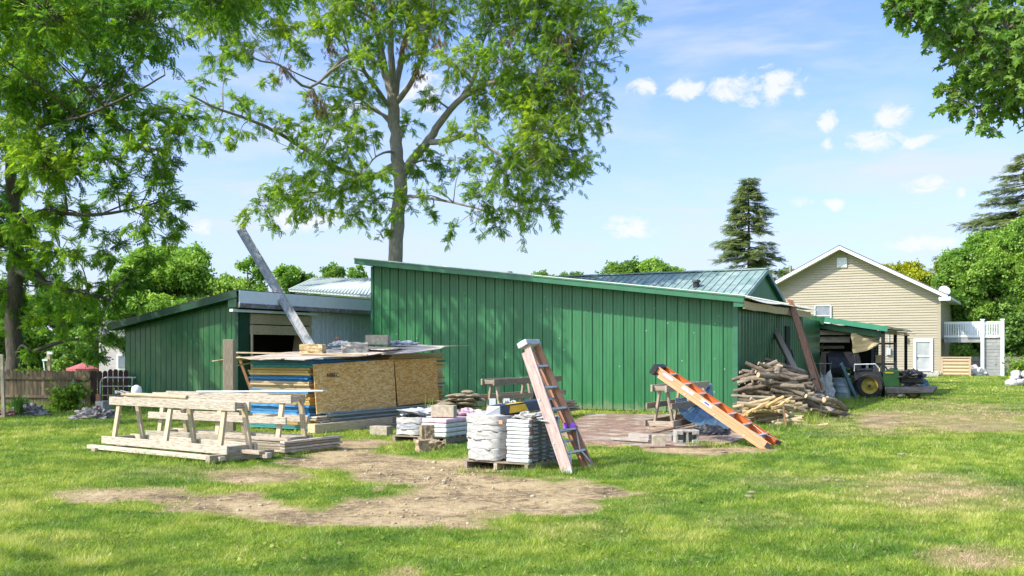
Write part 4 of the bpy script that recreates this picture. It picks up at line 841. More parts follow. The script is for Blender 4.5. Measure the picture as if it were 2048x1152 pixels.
# deck ---------------------------------------------------
ZD = 63.0; dkz = 2.32
def DF(px, z, dt=0.0):
    X = (px-1024)/2000; O = HF(.15, 1.2); s = (X*O.y-O.x)/(a_.x-X*a_.y); return O+a_*s+b_*dt+UP*z
dk = thing('upper_deck', 'raised deck with white railing on the right side of the tan house', 'deck', DF(1950, 0))
mb = MB(); mb.prism([DF(1888, dkz), DF(2006, dkz), DF(2006, dkz, 3), DF(1888, dkz, 3)], UP*.05, tint=.5); mb.beam(DF(1888, dkz-.13), DF(1965, dkz-.13), .05, .24, tint=.4)
for k in range(7): mb.beam(DF(1888+18*k, dkz-.12, .05), DF(1888+18*k, dkz-.12, 2.95), .05, .2, tint=.3)
mb.build('platform', mDeckG, dk)
for px in (1965, 2005):
    mb = MB(); mb.beam(DF(px, 0, -.04), DF(px, dkz+1.12, -.04), .2, .2, up=a_, tint=.6); mb.obox(DF(px, dkz+1.15, -.04), (a_, b_, UP), (.26, .26, .06)); mb.build('post', mWhite, dk)
mb = MB()
for z in (dkz+.13, dkz+.98): mb.beam(DF(1888, z), DF(2003, z), .06, .11, tint=.6)
for z in (dkz+.13, dkz+.98): mb.beam(DF(1990, z, 2.9), DF(2005, z, .0), .06, .1, tint=.6); mb.beam(DF(1888, z, 2.9), DF(1990, z, 2.9), .06, .1, tint=.6)
for k in range(33):
    mb.beam(DF(1890+k*3.42, dkz+.1), DF(1890+k*3.42, dkz+.95), .045, .045, up=a_, tint=.5)
    if k < 30: mb.beam(DF(1890+k*3.42, dkz+.1, 2.9), DF(1890+k*3.42, dkz+.95, 2.9), .045, .045, up=a_, tint=.4)
mb.build('railing', mWhite, dk)
mb = MB()
for k in range(11): mb.beam(DF(1969, .1+k*.205, .03), DF(2002, .1+k*.205, .03), .03, .19, tint=.3+.4*random.random())
mb.build('skirt_panel', mDeckG, dk)
random.seed(5)
# log crib
cr = thing('log_crib', 'square crib of stacked round timbers at the right foot of the house', 'log wall', HF(1.0, -.2))
for k in range(5):
    mb = MB(); mb.tube([HF(.25, -.1, .13+k*.21), HF(1.68, -.1, .13+k*.21)], .115, 10); mb.build('timber', mLogP, cr, smooth=False)
mb = MB(); mb.beam(HF(.18, -.12, 0), HF(.18, -.12, 1.12), .16, .12, up=a_); mb.beam(HF(1.74, -.12, 0), HF(1.74, -.12, 1.12), .16, .12, up=a_); mb.beam(HF(.1, -.12, 1.15), HF(1.82, -.12, 1.15), .2, .08); mb.build('frame', mLogP, cr)
# fences
def fence(name, label, p0, p1, h, mat, bw=.14, rail=True, grp=None, ragged=.03):
    T = thing(name, label, 'fence', (p0+p1)/2, grp); d = (p1-p0); L_ = d.length; d.normalize(); nr = Vector((-d.y, d.x, 0)); n = int(L_/bw); mb = MB()
    for i in range(n):
        c = p0+d*(i+.5)*bw; hh = h+random.uniform(-ragged, ragged); w = bw*.46
        poly = [c-d*w+UP*.03, c+d*w+UP*.03, c+d*w+UP*(hh-.05), c+d*w*.4+UP*hh, c-d*w*.4+UP*hh, c-d*w+UP*(hh-.05)]
        mb.prism(poly, nr*.02+d*0)
    mb.build('boards', mat, T); mb = MB()
    if rail:
        for z in (.25*h, .78*h): mb.beam(p0-nr*.03+UP*z, p1-nr*.03+UP*z, .035, .07)
        mb.build('rail', mat, T)
    for k in range(int(L_/2.4)+1):
        mb = MB(); c = p0+d*min(k*2.4, L_)+nr*.06; mb.beam(c, c+UP*(h-.03), .09, .09, up=d); mb.build('post', mat, T)
    return T
fence('picket_fence', 'weathered brown board fence behind the big tree trunk', G(-150, 806), G(182, 812), 1.0, mFence)
fence('board_fence', 'dark red-brown board fence between the brown fence and the lean-to', G(184, 812), G(262, 811), 1.02, mFenceR, rail=False)
fence('grey_fence', 'pale grey board fence behind the deck and the log crib', G(1905, 747.5)+V(0,0,0), G(2120, 747.5), 1.15, mFenceG)
# neighbour's house, umbrella, pole
c = P(222, 722, 50); T = thing('neighbour_house', 'pale low house glimpsed behind the dark red fence through the leaves', 'house', (c.x, 51, 0))
mb = MB(); mb.obox((c.x+1.0, 52, 1.1), (V(1,0,0), V(0,1,0), UP), (3.6, 3, 2.4)); mb.build('wall', mHouseP, T)
mb = MB(); mb.prism([V(c.x-1.0,50.3,2.2), V(c.x+3.0,50.3,2.2), V(c.x+3.0,52,3.1), V(c.x-1.0,52,3.1)], UP*.1); mb.prism([V(c.x-1.0,53.7,2.2), V(c.x+3.0,53.7,2.2), V(c.x+3.0,52,3.1), V(c.x-1.0,52,3.1)], UP*.1); mb.build('roof', mShing, T)
mb = MB(); mb.obox((c.x+.6, 50.47, 1.0), (V(1,0,0), V(0,1,0), UP), (1.0, .06, .8)); f_ = mb.build('window', mWhite, T); mb = MB(); mb.obox((c.x+.6, 50.43, 1.0), (V(1,0,0), V(0,1,0), UP), (.8, .04, .62)); mb.build('pane', mGlass, f_)
c = P(165, 737, 46); T = thing('patio_umbrella', 'faded red canopy standing beyond the brown fence', 'umbrella', (c.x, c.y, 0)); mb = MB(); n = 8
top = c+UP*.26; rim = [c+V(math.cos(2*math.pi*i/n)*.75, math.sin(2*math.pi*i/n)*.75, 0) for i in range(n)]
mb.add([top]+rim+[r-UP*.1 for r in rim], [(0, 1+i, 1+(i+1) % n) for i in range(n)]+[(1+i, 1+n+i, 1+n+(i+1) % n, 1+(i+1) % n) for i in range(n)], tint=.5); mb.build('canopy', mRed, T)
mb = MB(); mb.tube([V(c.x, c.y, 0), top], .03, 8); mb.build('pole', mWhite, T)
c0 = P(98, 700, 40); T = thing('utility_post', 'pale wooden post with a bracket rising beyond the brown fence', 'post', (c0.x, 40, 0)); mb = MB(); mb.beam(V(c0.x, 40, 0), V(c0.x, 40, 1.55), .13, .13, up=V(1,0,0)); mb.build('shaft', mPlank, T)
mb = MB(); mb.obox((c0.x+.1, 39.9, 1.48), (V(1,0,0), V(0,1,0), UP), (.2, .12, .1)); mb.obox((c0.x-.1, 39.9, 1.2), (V(1,0,0), V(0,1,0), UP), (.22, .1, .08)); mb.beam(V(c0.x-.18, 39.9, 1.2), V(c0.x-.1, 39.9, .5), .04, .04); mb.build('bracket', mWhite, T)
# utility pole near house roof
c = P(1581, 700, 95); T = thing('utility_pole', 'distant utility pole rising left of the tan house roof', 'pole', (c.x, 95, 0)); mb = MB(); mb.tube([V(c.x,95,0), V(c.x,95,9.6)], .13, 8); mb.build('shaft', mTimber, T); mb = MB(); mb.beam(V(c.x-.7,95,9.2), V(c.x+.7,95,9.2), .1, .1); mb.build('crossarm', mTimber, T)
# brick patio
mb = MB(); Cn = sum(PATIO, Vector())/len(PATIO)
m, t, out = newmat('brick_paving'); v3 = tmap(t, 'Pos', (1, 1, 1)); mp = t.nodes.new('ShaderNodeMapping'); mp.inputs['Rotation'].default_value = (0, 0, .48); lk(t, v3, mp.inputs[0])
bk = t.nodes.new('ShaderNodeTexBrick'); lk(t, mp.outputs[0], bk.inputs['Vector']); bk.inputs['Scale'].default_value = 1; bk.inputs['Brick Width'].default_value = .22; bk.inputs['Row Height'].default_value = .11; bk.inputs['Mortar Size'].default_value = .006
bk.inputs['Color1'].default_value = (.17, .09, .062, 1); bk.inputs['Color2'].default_value = (.27, .165, .12, 1); bk.inputs['Mortar'].default_value = (.2, .16, .11, 1)
n1 = tnoise(t, v3, 1.1, 4, .6); c = mixc(t, mrange(t, n1, .54, .62), bk.outputs[0], mixc(t, .75, bk.outputs[0], (.42, .38, .33)))
c = mixc(t, mrange(t, tnoise(t, v3, 2.3, 6, .7), .5, .64), c, (.42, .33, .21)); b = t.nodes.new('ShaderNodeBsdfPrincipled'); lk(t, c, b.inputs['Base Color']); b.inputs['Roughness'].default_value = .9
bp = t.nodes.new('ShaderNodeBump'); bp.inputs['Strength'].default_value = .6; bp.inputs['Distance'].default_value = .01; lk(t, mixc(t, .5, bk.outputs['Fac'], tnoise(t, v3, 30, 3, .7)), bp.inputs['Height']); lk(t, bp.outputs[0], b.inputs['Normal']); lk(t, b.outputs[0], out.inputs[0])
mb.prism([p+UP*-.03 for p in PATIO][::-1], UP*.055, tint=.5); mb.build('patio', m, org=Cn, kind='structure')
# ---------------------------------------------------------------- OSB material
m, t, out = newmat('strand_board'); v3 = tmap(t, 'Object', (1, 1, 1))
def strands(rz, sc):
    mp = t.nodes.new('ShaderNodeMapping'); mp.inputs['Rotation'].default_value = (rz, rz*.7, rz); mp.inputs['Scale'].default_value = (sc, sc, sc*4); lk(t, v3, mp.inputs[0])
    vo = t.nodes.new('ShaderNodeTexVoronoi'); vo.inputs['Scale'].default_value = 5; lk(t, mp.outputs[0], vo.inputs['Vector']); return vo.outputs['Color']
sa = mixc(t, mrange(t, tnoise(t, v3, 6, 4, .7), .45, .55), strands(.6, 2.2), strands(-1.0, 2.6)); sa = mixc(t, mrange(t, tnoise(t, v3, 9, 4, .7), .5, .58), sa, strands(1.7, 2.0))
bw = t.nodes.new('ShaderNodeRGBToBW'); lk(t, sa, bw.inputs[0])
c = ramp(t, bw.outputs[0], [(.1, (.42, .19, .045)), (.38, (.62, .31, .07)), (.6, (.72, .41, .115)), (.9, (.78, .54, .24))])
c = mixc(t, mrange(t, tattr(t), .0, 1.), mixc(t, .55, c, mixc(t, 1, c, (1.15, 1.28, 1.7), 'MULTIPLY')), c)
b = t.nodes.new('ShaderNodeBsdfPrincipled'); lk(t, c, b.inputs['Base Color']); b.inputs['Roughness'].default_value = .8; bp = t.nodes.new('ShaderNodeBump'); bp.inputs['Strength'].default_value = .3; bp.inputs['Distance'].default_value = .004
lk(t, bw.outputs[0], bp.inputs['Height']); lk(t, bp.outputs[0], b.inputs['Normal']); lk(t, b.outputs[0], out.inputs[0]); mOSB = m
def textmesh(name, body, mat, parent, origin, xd, yd, size, ext=.002, align='LEFT'):
    cu = bpy.data.curves.new(name, 'FONT'); cu.body = body; cu.size = size; cu.extrude = ext; cu.align_x = align
    to = bpy.data.objects.new(name, cu); COL.objects.link(to); dg = bpy.context.evaluated_depsgraph_get(); me = bpy.data.meshes.new_from_object(to.evaluated_get(dg)); bpy.data.objects.remove(to); bpy.data.curves.remove(cu)
    xd = Vector(xd).normalized(); yd = Vector(yd).normalized(); zd = xd.cross(yd)
    M = Matrix((xd, yd, zd)).transposed().to_4x4(); M.translation = Vector(origin)-ORG[parent.name]; me.transform(M); me.materials.clear(); me.materials.append(mat)
    return mkobj(name, me, parent)
# ---------------------------------------------------------------- sawhorses
mLeg = Mt('tan_lumber', (.30,.22,.13), (.48,.38,.24), (.58,.48,.33), 4, WST, 'UV', bump=.4, tint=.18, lo=.25, hi=.7)
def sawhorse(label, p0, ang, L_, H, mat, mid=False, under=0, dp=.5, grp='sawhorses standing in the yard', end=True, z0=0.0, fronty=None):
    p0 = Vector(p0); X = V(math.cos(ang), math.sin(ang), 0); Y = V(-math.sin(ang), math.cos(ang), 0)
    def F(x, y, z): return p0+X*x+Y*y+UP*(z+z0)
    T = thing('sawhorse', label, 'sawhorse', F(L_/2, dp/2, 0), grp); j = lambda s=.01: random.uniform(-s, s)
    for y in (dp*.25, dp*.75):
        mb = MB(); mb.beam(F(-.05+j(.03), y, H-.065+j()), F(L_+.05+j(.03), y, H-.065+j()), .04, .13); mb.build('top_rail', mat, T, bevel=.004)
    for x in (.02, L_*.5, L_-.02): mb = MB(); mb.beam(F(x, dp*.25+.022, H-.06), F(x, dp*.75-.022, H-.06), .05, .09); mb.build('spacer', mat, T, bevel=.003)
    for x in (.16, L_*.5, L_-.2):
        for s in (0, 1):
            yt, yb = (dp*.25+.045, .05) if s == 0 else (dp*.75-.045, dp-.05); xx = x+s*.17
            mb = MB(); mb.beam(F(xx+j(), yt, H-.04), F(xx+j(.02), yb, .06), .085, .045, up=Y); mb.build('leg', mLeg if mat is mHorse else mat, T, bevel=.003)
    for y in (-.0, dp): mb = MB(); mb.beam(F(-.06, y, .155), F(L_+.06, y, .155), .04, .12); mb.build('base_rail', mat, T, bevel=.004)
    if mid:
        for y in (.07, dp-.07): mb = MB(); mb.beam(F(-.04, y-.04 if y < .2 else y+.04, H*.55), F(L_+.02, y-.04 if y < .2 else y+.04, H*.55), .035, .11); mb.build('side_rail', mat, T, bevel=.004)
    if end:
        for x in (0.03, L_-.03): mb = MB(); mb.beam(F(x, .025, .15), F(x, dp-.025, .15), .045, .1); mb.build('end_board', mat, T, bevel=.004)
    return T, F
random.seed(11)
A0 = V(-6.42, 15.76, 0); angA = math.atan2(14.1-15.76, -4.02+6.42)
TA, FA = sawhorse('pale sawhorse at the front left with a thin pole lying along its top', A0, angA, 2.88, .83, mHorse, dp=.52, z0=.03)
angB = math.atan2(15.3-16.75, -3.40+6.1)
TB, FB = sawhorse('pale sawhorse with a middle rail, behind the front left one', V(-6.12, 16.85, 0), angB, 2.95, .86, mHorse, mid=True, dp=.6, z0=.03)
TC, FC = sawhorse('weathered brown sawhorse against the green wall behind the pink ladder', V(-.26, 21.2, 0), math.atan2(3.2, 1.72), 3.3, .88, mHorseOld, mid=True, dp=.55, z0=.1)
TD, FD = sawhorse('weathered brown sawhorse holding up the orange ladder', V(3.02, 18.7, 0), math.atan2(.887, .463), 2.7, .88, mHorseOld, mid=True, dp=.55, z0=.06)
g = 'loose lumber lying under and around the sawhorses'
def lumber(name, label, p0, p1, w, h, mat, cat='board', grp=None, up=(0,0,1), tint=None, bev=.004):
    mb = MB(); mb.beam(p0, p1, w, h, up=up, tint=tint); return mb.build(name, mat, org=(Vector(p0)+Vector(p1))/2, label=label, cat=cat, group=grp, bevel=bev)
lumber('board', 'long pale board lying under the front left sawhorse on its near side', FA(-.25, -.1, .045), FA(2.95, -.1, .045), .1, .06, mHorse, grp=g)
lumber('board', 'long pale board lying under the front left sawhorse on its far side', FA(-.2, .6, .04), FA(3.1, .62, .04), .09, .08, mHorse, grp=g)
lumber('timber_block', 'short timber crosswise under the right end of the front sawhorse', FA(2.85, -.28, .05), FA(2.9, .85, .05), .1, .1, mHorseOld, 'timber', g)
lumber('timber_block', 'short timber crosswise under the left end of the front sawhorse', FA(.0, -.2, .0), FA(.0, .7, .0), .1, .08, mHorseOld, 'timber', g)
lumber('board', 'weathered board end sticking out beside the right foot of the front sawhorse', FA(2.4, .3, .12), FA(3.25, .35, .11), .12, .05, mHorseOld, grp=g)
for k in range(5):
    lumber('board', ['lowest', 'second lowest', 'middle', 'second highest', 'topmost'][k]+' stacked board under the right end of the mid-rail sawhorse', FB(1.7+.03*random.random(), -.12+.05*random.random(), .02+.042*k), FB(3.2-.02*k, -.08+.05*random.random(), .02+.042*k), .11, .036, mHorseOld if k in (1, 3) else mHorse, grp=g)
for k in range(4):
    lumber('board', ['lowest', 'second', 'third', 'topmost'][k]+' cross board stacked at the right end face of the mid-rail sawhorse', FB(3.13, -.25, .03+.045*k), FB(3.2, 1.0+.1*random.random(), .03+.045*k), .1, .036, [mHorseOld, mHorse, mHorseOld, mHorse][k], grp=g)
mb = MB(); mb.tube([FA(.02, .3, .86), FA(.6, .28, .865), FA(1.75, .22, .86)], [.03, .033, .03], 10); o = mb.build('wooden_pole', mPlank, org=FA(1, .25, .86), label='round wooden pole lying on top of the front left sawhorse', cat='pole')
mb = MB()
for k in range(7): a = k*.9; mb.tube([FA(.0+.1*math.cos(a), .28+.07*math.sin(a), .87+.01*k), FA(.05+.13*math.cos(a+1), .28+.1*math.sin(a+1), .9), FA(.0+.12*math.cos(a+2), .3+.08*math.sin(a+2), .875)], .006, 5)
mb.build('wire_coil', mGalv, org=FA(.05, .28, .87), label='tangle of wire on the left end of the front sawhorse', cat='wire')
mb = MB(); p = FA(.22, .42, .93); mb.tube([p-UP*.07, p-UP*.02, p+UP*.05, p+UP*.08], [.07, .085, .07, .02], 12); mb.build('white_jug', mWhite, org=p-UP*.07, smooth=True, label='small white container on the left end of the front sawhorse', cat='container')
mb = MB(); mb.tube([FB(1.0, .1, .885), FB(2.2, .25, .905), FB(3.3, .4, .93)], .014, 8); mb.build('conduit', mWhite, org=FB(2, .3, .9), label='thin pale metal pipe lying slanted on the mid-rail sawhorse', cat='pipe')
mb = MB(); mb.prism([FB(2.2, .33, .91), FB(3.4, .38, .925), FB(3.4, .48, .925), FB(2.2, .43, .91)], UP*.02); mb.build('metal_strip', mAlu, org=FB(2.8, .4, .9), label='flat pale strip next to the thin pipe on the mid-rail sawhorse', cat='strip')
# post
pz = G(459, 868); lumber('wooden_post', 'square upright wooden post between the sawhorses and the green lean-to', pz, pz+UP*1.80, .20, .19, mPostW, 'post', up=(0,1,0), bev=.008)
# ---------------------------------------------------------------- stack of form panels
Sd = V(2.34, 3.7, 0).normalized(); Se = V(-Sd.y, Sd.x, 0); S0 = V(-3.94, 19.5, 0)
def SF(s, w, z): return S0+Sd*s+Se*w+UP*z
lay = [(.12,'t',2),(.22,'p',2),(.52,'b',6),(.68,'p',3),(.74,'p',1),(.82,'b',2),(.98,'o',4),(1.10,'b',3),(1.25,'p',3),(1.31,'t',1),(1.40,'b',2)]
nm = {'t': ('teal-green', mTeal), 'p': ('yellowish', mPly), 'b': ('blue-painted', mBlue), 'o': ('tan', mOSBe)}
random.seed(3); zc = .04; pk = 0
OW = 'lowest second third fourth fifth sixth seventh eighth ninth tenth eleventh twelfth thirteenth fourteenth fifteenth sixteenth seventeenth eighteenth nineteenth twentieth'.split()
def ordw(k): return OW[k] if k < 20 else 'twenty-'+['first','second','third','fourth','fifth','sixth','seventh','eighth','ninth'][k-20] if k < 29 else 'topmost'
def panel(s0_, s1_, w0, w1, z, h, key, label, grp, yaw):
    c = SF((s0_+s1_)/2, (w0+w1)/2, z+h/2); m_ = Matrix.Rotation(yaw, 3, 'Z'); mb = MB(); mb.obox(c, (m_ @ Sd, m_ @ Se, UP), (s1_-s0_, w1-w0, h))
    mb.build('form_panel', nm[key][1], org=c, label=label, cat='panel', group=grp)
for zt2, key, n in lay:
    hh = (zt2-zc)/n
    for k in range(n):
        o1 = random.uniform(-.05, .05); panel(o1, 2.3+o1, .02+random.uniform(-.03, .05), 1.66+random.uniform(-.05, .04), zc+.003, hh-.006, key, nm[key][0]+' edged panel, '+ordw(pk)+' from the ground in the near half of the big stack', nm[key][0]+' panels in the near stack', random.gauss(0, .008))
        zc += hh; pk += 1
zc = .25; pk = 0
for k in range(30):
    hh = .043; key = random.choice('pppotpo'); o1 = random.uniform(-.06, .06); panel(2.45+o1, 4.42+o1, .02+random.uniform(-.04, .03), 1.6, zc, hh-.006, key, nm[key][0]+' edged panel, '+ordw(k)+' from the bottom in the far half of the big stack', nm[key][0]+' panels in the far stack', random.gauss(0, .008)); zc += hh
for k, s in enumerate((.25, 1.2, 2.1, 2.9, 4.1)):
    lumber('timber_block', ['first', 'second', 'third', 'fourth', 'last'][k]+' timber bearer under the sheet stack counted from its near end', SF(s, -.05, .0), SF(s, 1.7, .0), .1, .08 if s < 2.4 else .48, mTimber, 'timber', 'bearers under the sheet stack')
def osb(label, s0_, s1_, zb, zt1, zt2_, tn):
    mb = MB(); mb.prism([SF(s0_, -.17, zb), SF(s1_, -.17, zb+.035), SF(s1_+.06, -.045, zt2_), SF(s0_+.03, -.045, zt1)], -Se*.012, tint=tn); return mb.build('strand_board', mOSB, org=SF(s0_, -.17, 0), label=label, cat='board')
ob = osb('pale brown strand board with faint printing leaning on the near half of the stack', 0, 2.44, .352, 1.317, 1.40, .1); o2 = osb('darker orange-brown strand board leaning on the far half of the stack', 2.5, 3.98, .40, 1.385, 1.415, 1.0)
ORG[ob.name] = SF(0, -.17, 0)
textmesh('printing', 'ABBEC', mBlackInk, ob, SF(.36, -.104, 1.06), Sd, UP+Se*.12, .12)
textmesh('printing', '≡ ≡', mBlackInk, ob, SF(1.3, -.094, 1.16), Sd, UP+Se*.12, .06)
for k in range(5):
    mb = MB(); y = -.24-.045*(k % 2); z = .19+.04*k; s_ = .12*(k % 3)
    mb.beam(SF(.1+s_, y, z), SF(4.15+s_*.5, y, z+.02), .12, .012); mb.beam(SF(.1+s_, y-.055, z+.016), SF(4.15+s_*.5, y-.055, z+.036), .008, .03)
    mb.build('steel_channel', mChan, org=SF(2, y, z), label=['lowest', 'second', 'middle', 'fourth', 'topmost'][k]+' grey metal channel of the bundle along the foot of the strand boards', cat='channel', group='grey channels along the stack')
lumber('timber', 'thick tan timber at the near foot of the sheet stack', SF(-.32, -.34, .10), SF(1.9, -.42, .11), .2, .17, mPlank, 'timber')
lumber('timber', 'dark brown timber continuing along the foot of the sheet stack', SF(1.5, -.40, .14), SF(5.0, -.36, .17), .12, .12, mHorseOld, 'timber')
lumber('pipe_rail', 'grey-brown timber on the ground furthest from the sheet stack', SF(1.0, -.62, .04), SF(4.9, -.52, .05), .1, .09, mTimber, 'timber')
for k, (a, b_2, z) in enumerate(((-.15, .55, .30), (-.2, .5, .26), (-.1, .6, .22))):
    lumber('board', ['upper', 'middle', 'lower'][k]+' short board end sticking out under the near strand board corner', SF(a, -.25-.02*k, z), SF(b_2, -.22, z), .14, .03, mHorse if k != 1 else mPlank)
def cover(name, label, s0_, s1_, w0, w1, zf, mat, ns=16, nw=10, th=.014, rag=.04):
    mb = MB(); rows = []; rt = []
    for i in range(ns+1):
        s = s0_+(s1_-s0_)*i/ns; r = []
        for j in range(nw+1):
            w = w0+(w1-w0)*j/nw; ds = random.uniform(-rag, rag) if i in (0, ns) else 0; r.append(SF(s+ds, w+(random.uniform(-rag, rag)*.4 if j in (0, nw) else 0), zf(s, w)))
        rows.append(r)
    low = [[p-UP*th for p in r] for r in rows]; mb.strip(rows, tint=.5); mb.strip(low, tint=.5, flip=True)
    for a, b2 in ((rows[0], low[0]), (low[-1], rows[-1]), ([r[0] for r in low], [r[0] for r in rows]), ([r[-1] for r in rows], [r[-1] for r in low])): mb.strip([a, b2], tint=.5)
    o = mb.build(name, mat, org=SF((s0_+s1_)/2, (w0+w1)/2, 1.45), label=label, cat='sheet'); return o
base_z = lambda s, w: 1.425+.05*max(s, 0)+.02*w
cover('cover_sheet', 'curled weathered sheet covering the far end of the stack, its tip over the right', 1.9, 5.0, -.3, 1.5, lambda s, w: base_z(s, w)+.03+.02*math.sin(s*2+w*2)+(-.06*max(0, .1-w) if s < 4 else .01)+.0*w, mCover)
cover('cover_sheet', 'thin weathered plywood sheet covering the near end of the stack', -.35, 2.3, -.22, 1.85, lambda s, w: base_z(s, w)+.015+.02*math.sin(s*3+1)*math.cos(w*2)-.05*max(0, -s), mCover)
cover('cover_sheet', 'splintered plywood sheet sticking out at the left of the stack top', -.45, 1.2, .35, 2.2, lambda s, w: base_z(s, w)-.01-.09*max(0, w-1.5)+.015*math.sin(w*5), mPlank, rag=.09)
mb = MB()
for k in range(4): mb.beam(SF(2.1+.28*k, -.25+.1*k, base_z(2.1+.28*k, 0)+.075), SF(2.4+.26*k, 1.5, base_z(2.4+.26*k, 1.3)+.07), .24, .012)
mb.build('shingle_strip', mCover, org=SF(2.5, .6, 1.6), label='overlapping flat boards laid across the middle of the stack top', cat='boards')
lumber('plank', 'long thin plank on the stack top reaching left past the post', P(462, 705, 20.4), P(735, 710, 20.0), .1, .03, mPlank, 'plank')
lumber('plank', 'short thin plank sticking out to the left just under the stack top', P(462, 733, 20.6), P(560, 716, 20.9), .1, .03, mPlank, 'plank')
lumber('plank', 'dark plank leaning against the left side of the sheet stack', P(515, 815, 21.3), P(478, 712, 21.0), .12, .03, mRust, 'plank')
def split_block(name, label, px0, px1, yt, yb, Z, mat, depth=.24, yaw=-.15, rough=.012, grp=None, cat='block', grooves=False):
    c = P((px0+px1)/2, yb, Z); w = (px1-px0)/2000*Z; h = (yb-yt)/2000*Z
    bm = bmesh.new(); bmesh.ops.create_cube(bm, size=1); bmesh.ops.subdivide_edges(bm, edges=bm.edges, cuts=5, use_grid_fill=True)
    for v_ in bm.verts:
        p = v_.co.copy(); n = mnoise.noise(p*4+Vector((px0, yt, 0))*.1); v_.co = Vector((p.x*w*.92, p.y*depth, (p.z+.5)*h)); v_.co += Vector((p.x*2, p.y*2, p.z*1.2))*n*rough*2
        if grooves and abs(p.x+.5) < .01 and (abs(abs(p.y)-.17) < .05): v_.co.x += .018
    bmesh.ops.rotate(bm, verts=bm.verts, matrix=Matrix.Rotation(yaw, 3, 'Z')); me = bpy.data.meshes.new(name); bm.to_mesh(me); bm.free(); me.materials.append(mat)
    o = mkobj(name, me, None, c); return prop(o, label, cat, grp)
split_block('stone_block', 'yellow-tan rough block at the left on the covered stack top', 600, 651, 689, 709, 20.6, mStoneY, rough=.02)
split_block('stone_block', 'grey rough-faced block in the middle of the covered stack top', 682, 737, 685, 709, 21.4, mConcG, rough=.025, yaw=.15)
split_block('stone_block', 'smooth tan concrete block furthest back on the covered stack top', 731, 781, 670, 689, 23.2, mConc, rough=.002)
def heap(name, label, c, sx, sy, sz, mat, cat, seed, amp=.5, fr=3, grp=None, nu=36, nv=16):
    mb = MB(); rows = []
    for j in range(nv+1):
        ph = math.pi/2*j/nv; r = []
        for i in range(nu+1):
            th = 2*math.pi*i/nu; d = V(math.cos(th)*math.cos(ph), math.sin(th)*math.cos(ph), math.sin(ph)); n = mnoise.noise(d*fr+V(seed, 0, 0))+.5*mnoise.noise(d*fr*2.7+V(0, seed, 0)); k = 1+amp*n
            r.append(Vector(c)+V(d.x*sx*k, d.y*sy*k, max(0, d.z)*sz*k))
        rows.append(r)
    mb.strip(rows, tint=.5); return mb.build(name, mat, org=c, label=label, cat=cat, group=grp)
heap('crumpled_sheeting', 'crumpled pale sheeting on the stack top by the far concrete block', P(800, 690, 23.6), .42, .3, .09, mBagG, 'sheeting', 4)
heap('crumpled_sheeting', 'small pale green crumpled sheeting behind the grey block on the stack top', P(682, 691, 23.2), .24, .2, .1, mWrap, 'sheeting', 9)
heap('dark_rag', 'small dark red rag behind the stack top', P(676, 686, 23.6), .1, .1, .12, mRust, 'rag', 12)
# leaning steel beam
pb, pt = V(-4.35, 26.6, 0), P(481, 458, 29.3); dd2 = (pt-pb).normalized(); yy = dd2.cross(V(.3, -1, 0)).normalized(); zz = dd2.cross(yy)
mb = MB(); mb.obox((pb+pt)/2, (dd2, yy, zz), ((pt-pb).length, .25, .015)); mb.obox((pb+pt)/2+yy*.118+zz*.03, (dd2, yy, zz), ((pt-pb).length, .015, .06)); mb.obox((pb+pt)/2-yy*.118+zz*.03, (dd2, yy, zz), ((pt-pb).length, .015, .06))
mb.obox((pb+pt)/2+yy*.118-zz*.03, (dd2, yy, zz), ((pt-pb).length, .015, .05)); mb.obox((pb+pt)/2-yy*.118-zz*.03, (dd2, yy, zz), ((pt-pb).length, .015, .05))
mb.build('steel_beam', mGalv, org=pb, label='long grey galvanised beam leaning steeply against the lean-to roof edge', cat='beam')
# ---------------------------------------------------------------- bags and bundles
def bagmesh(seed, sx, sy, sz, seam=True):
    bm = bmesh.new(); bmesh.ops.create_cube(bm, size=2); bmesh.ops.subdivide_edges(bm, edges=bm.edges, cuts=8, use_grid_fill=True)
    for v_ in bm.verts:
        p = v_.co.copy(); q = max(abs(p.x), abs(p.y)); r = (abs(p.x)**5+abs(p.y)**5)**.2; f = 1-.22*max(0, q-.6)/.4*abs(p.z)
        n = mnoise.noise(Vector((p.x*2, p.y*2, p.z))+Vector((seed*7, 0, 0)))+.6*mnoise.noise(p*5+Vector((0, seed*3, 0)))
        s_ = q/max(r, .01) if r > 0 else 1
        v_.co = Vector((p.x*s_*sx/2*(1+.03*n), p.y*s_*sy/2*(1+.03*n), p.z*sz/2*f*(1+.35*n*(.3+q))))
    me = bpy.data.meshes.new('bag'); bm.to_mesh(me); bm.free(); me.polygons.foreach_set('use_smooth', [True]*len(me.polygons)); return me
def place(me, name, loc, rz, mat, label, cat, grp, sc=(1, 1, 1), tilt=0, rx=0):
    m_ = me.copy(); m_.materials.clear(); m_.materials.append(mat); o = bpy.data.objects.new(name, m_); COL.objects.link(o); o.location = loc; o.rotation_euler = (rx, tilt, rz); o.scale = sc; ORG[o.name] = Vector(loc); return prop(o, label, cat, grp)
angP = math.atan2(a_.y, a_.x); BG = [bagmesh(k, 1, 1, 1) for k in range(4)]
Q2 = V(.22, 13.12, 0); random.seed(8)
def Q(u, t, z): return Q2+a_*u+b_*t+UP*z
def pallet(label, c, F_, w, d):
    T = thing('pallet', label, 'pallet', c)
    for k in range(6): mb = MB(); mb.beam(F_(-w, .06+k*(d-.12)/5, .1), F_(0, .06+k*(d-.12)/5, .1), .1, .02); mb.build('deck_board', mHorseOld, T)
    for k in range(3): mb = MB(); mb.beam(F_(-.04-k*(w-.08)/2, 0, .045), F_(-.04-k*(w-.08)/2, d, .045), .05, .085); mb.build('stringer', mHorseOld, T)
pallet('low wooden pallet under the white bags and dark printed bundles', Q(-.5, .5, 0), Q, 1.0, 1.0)
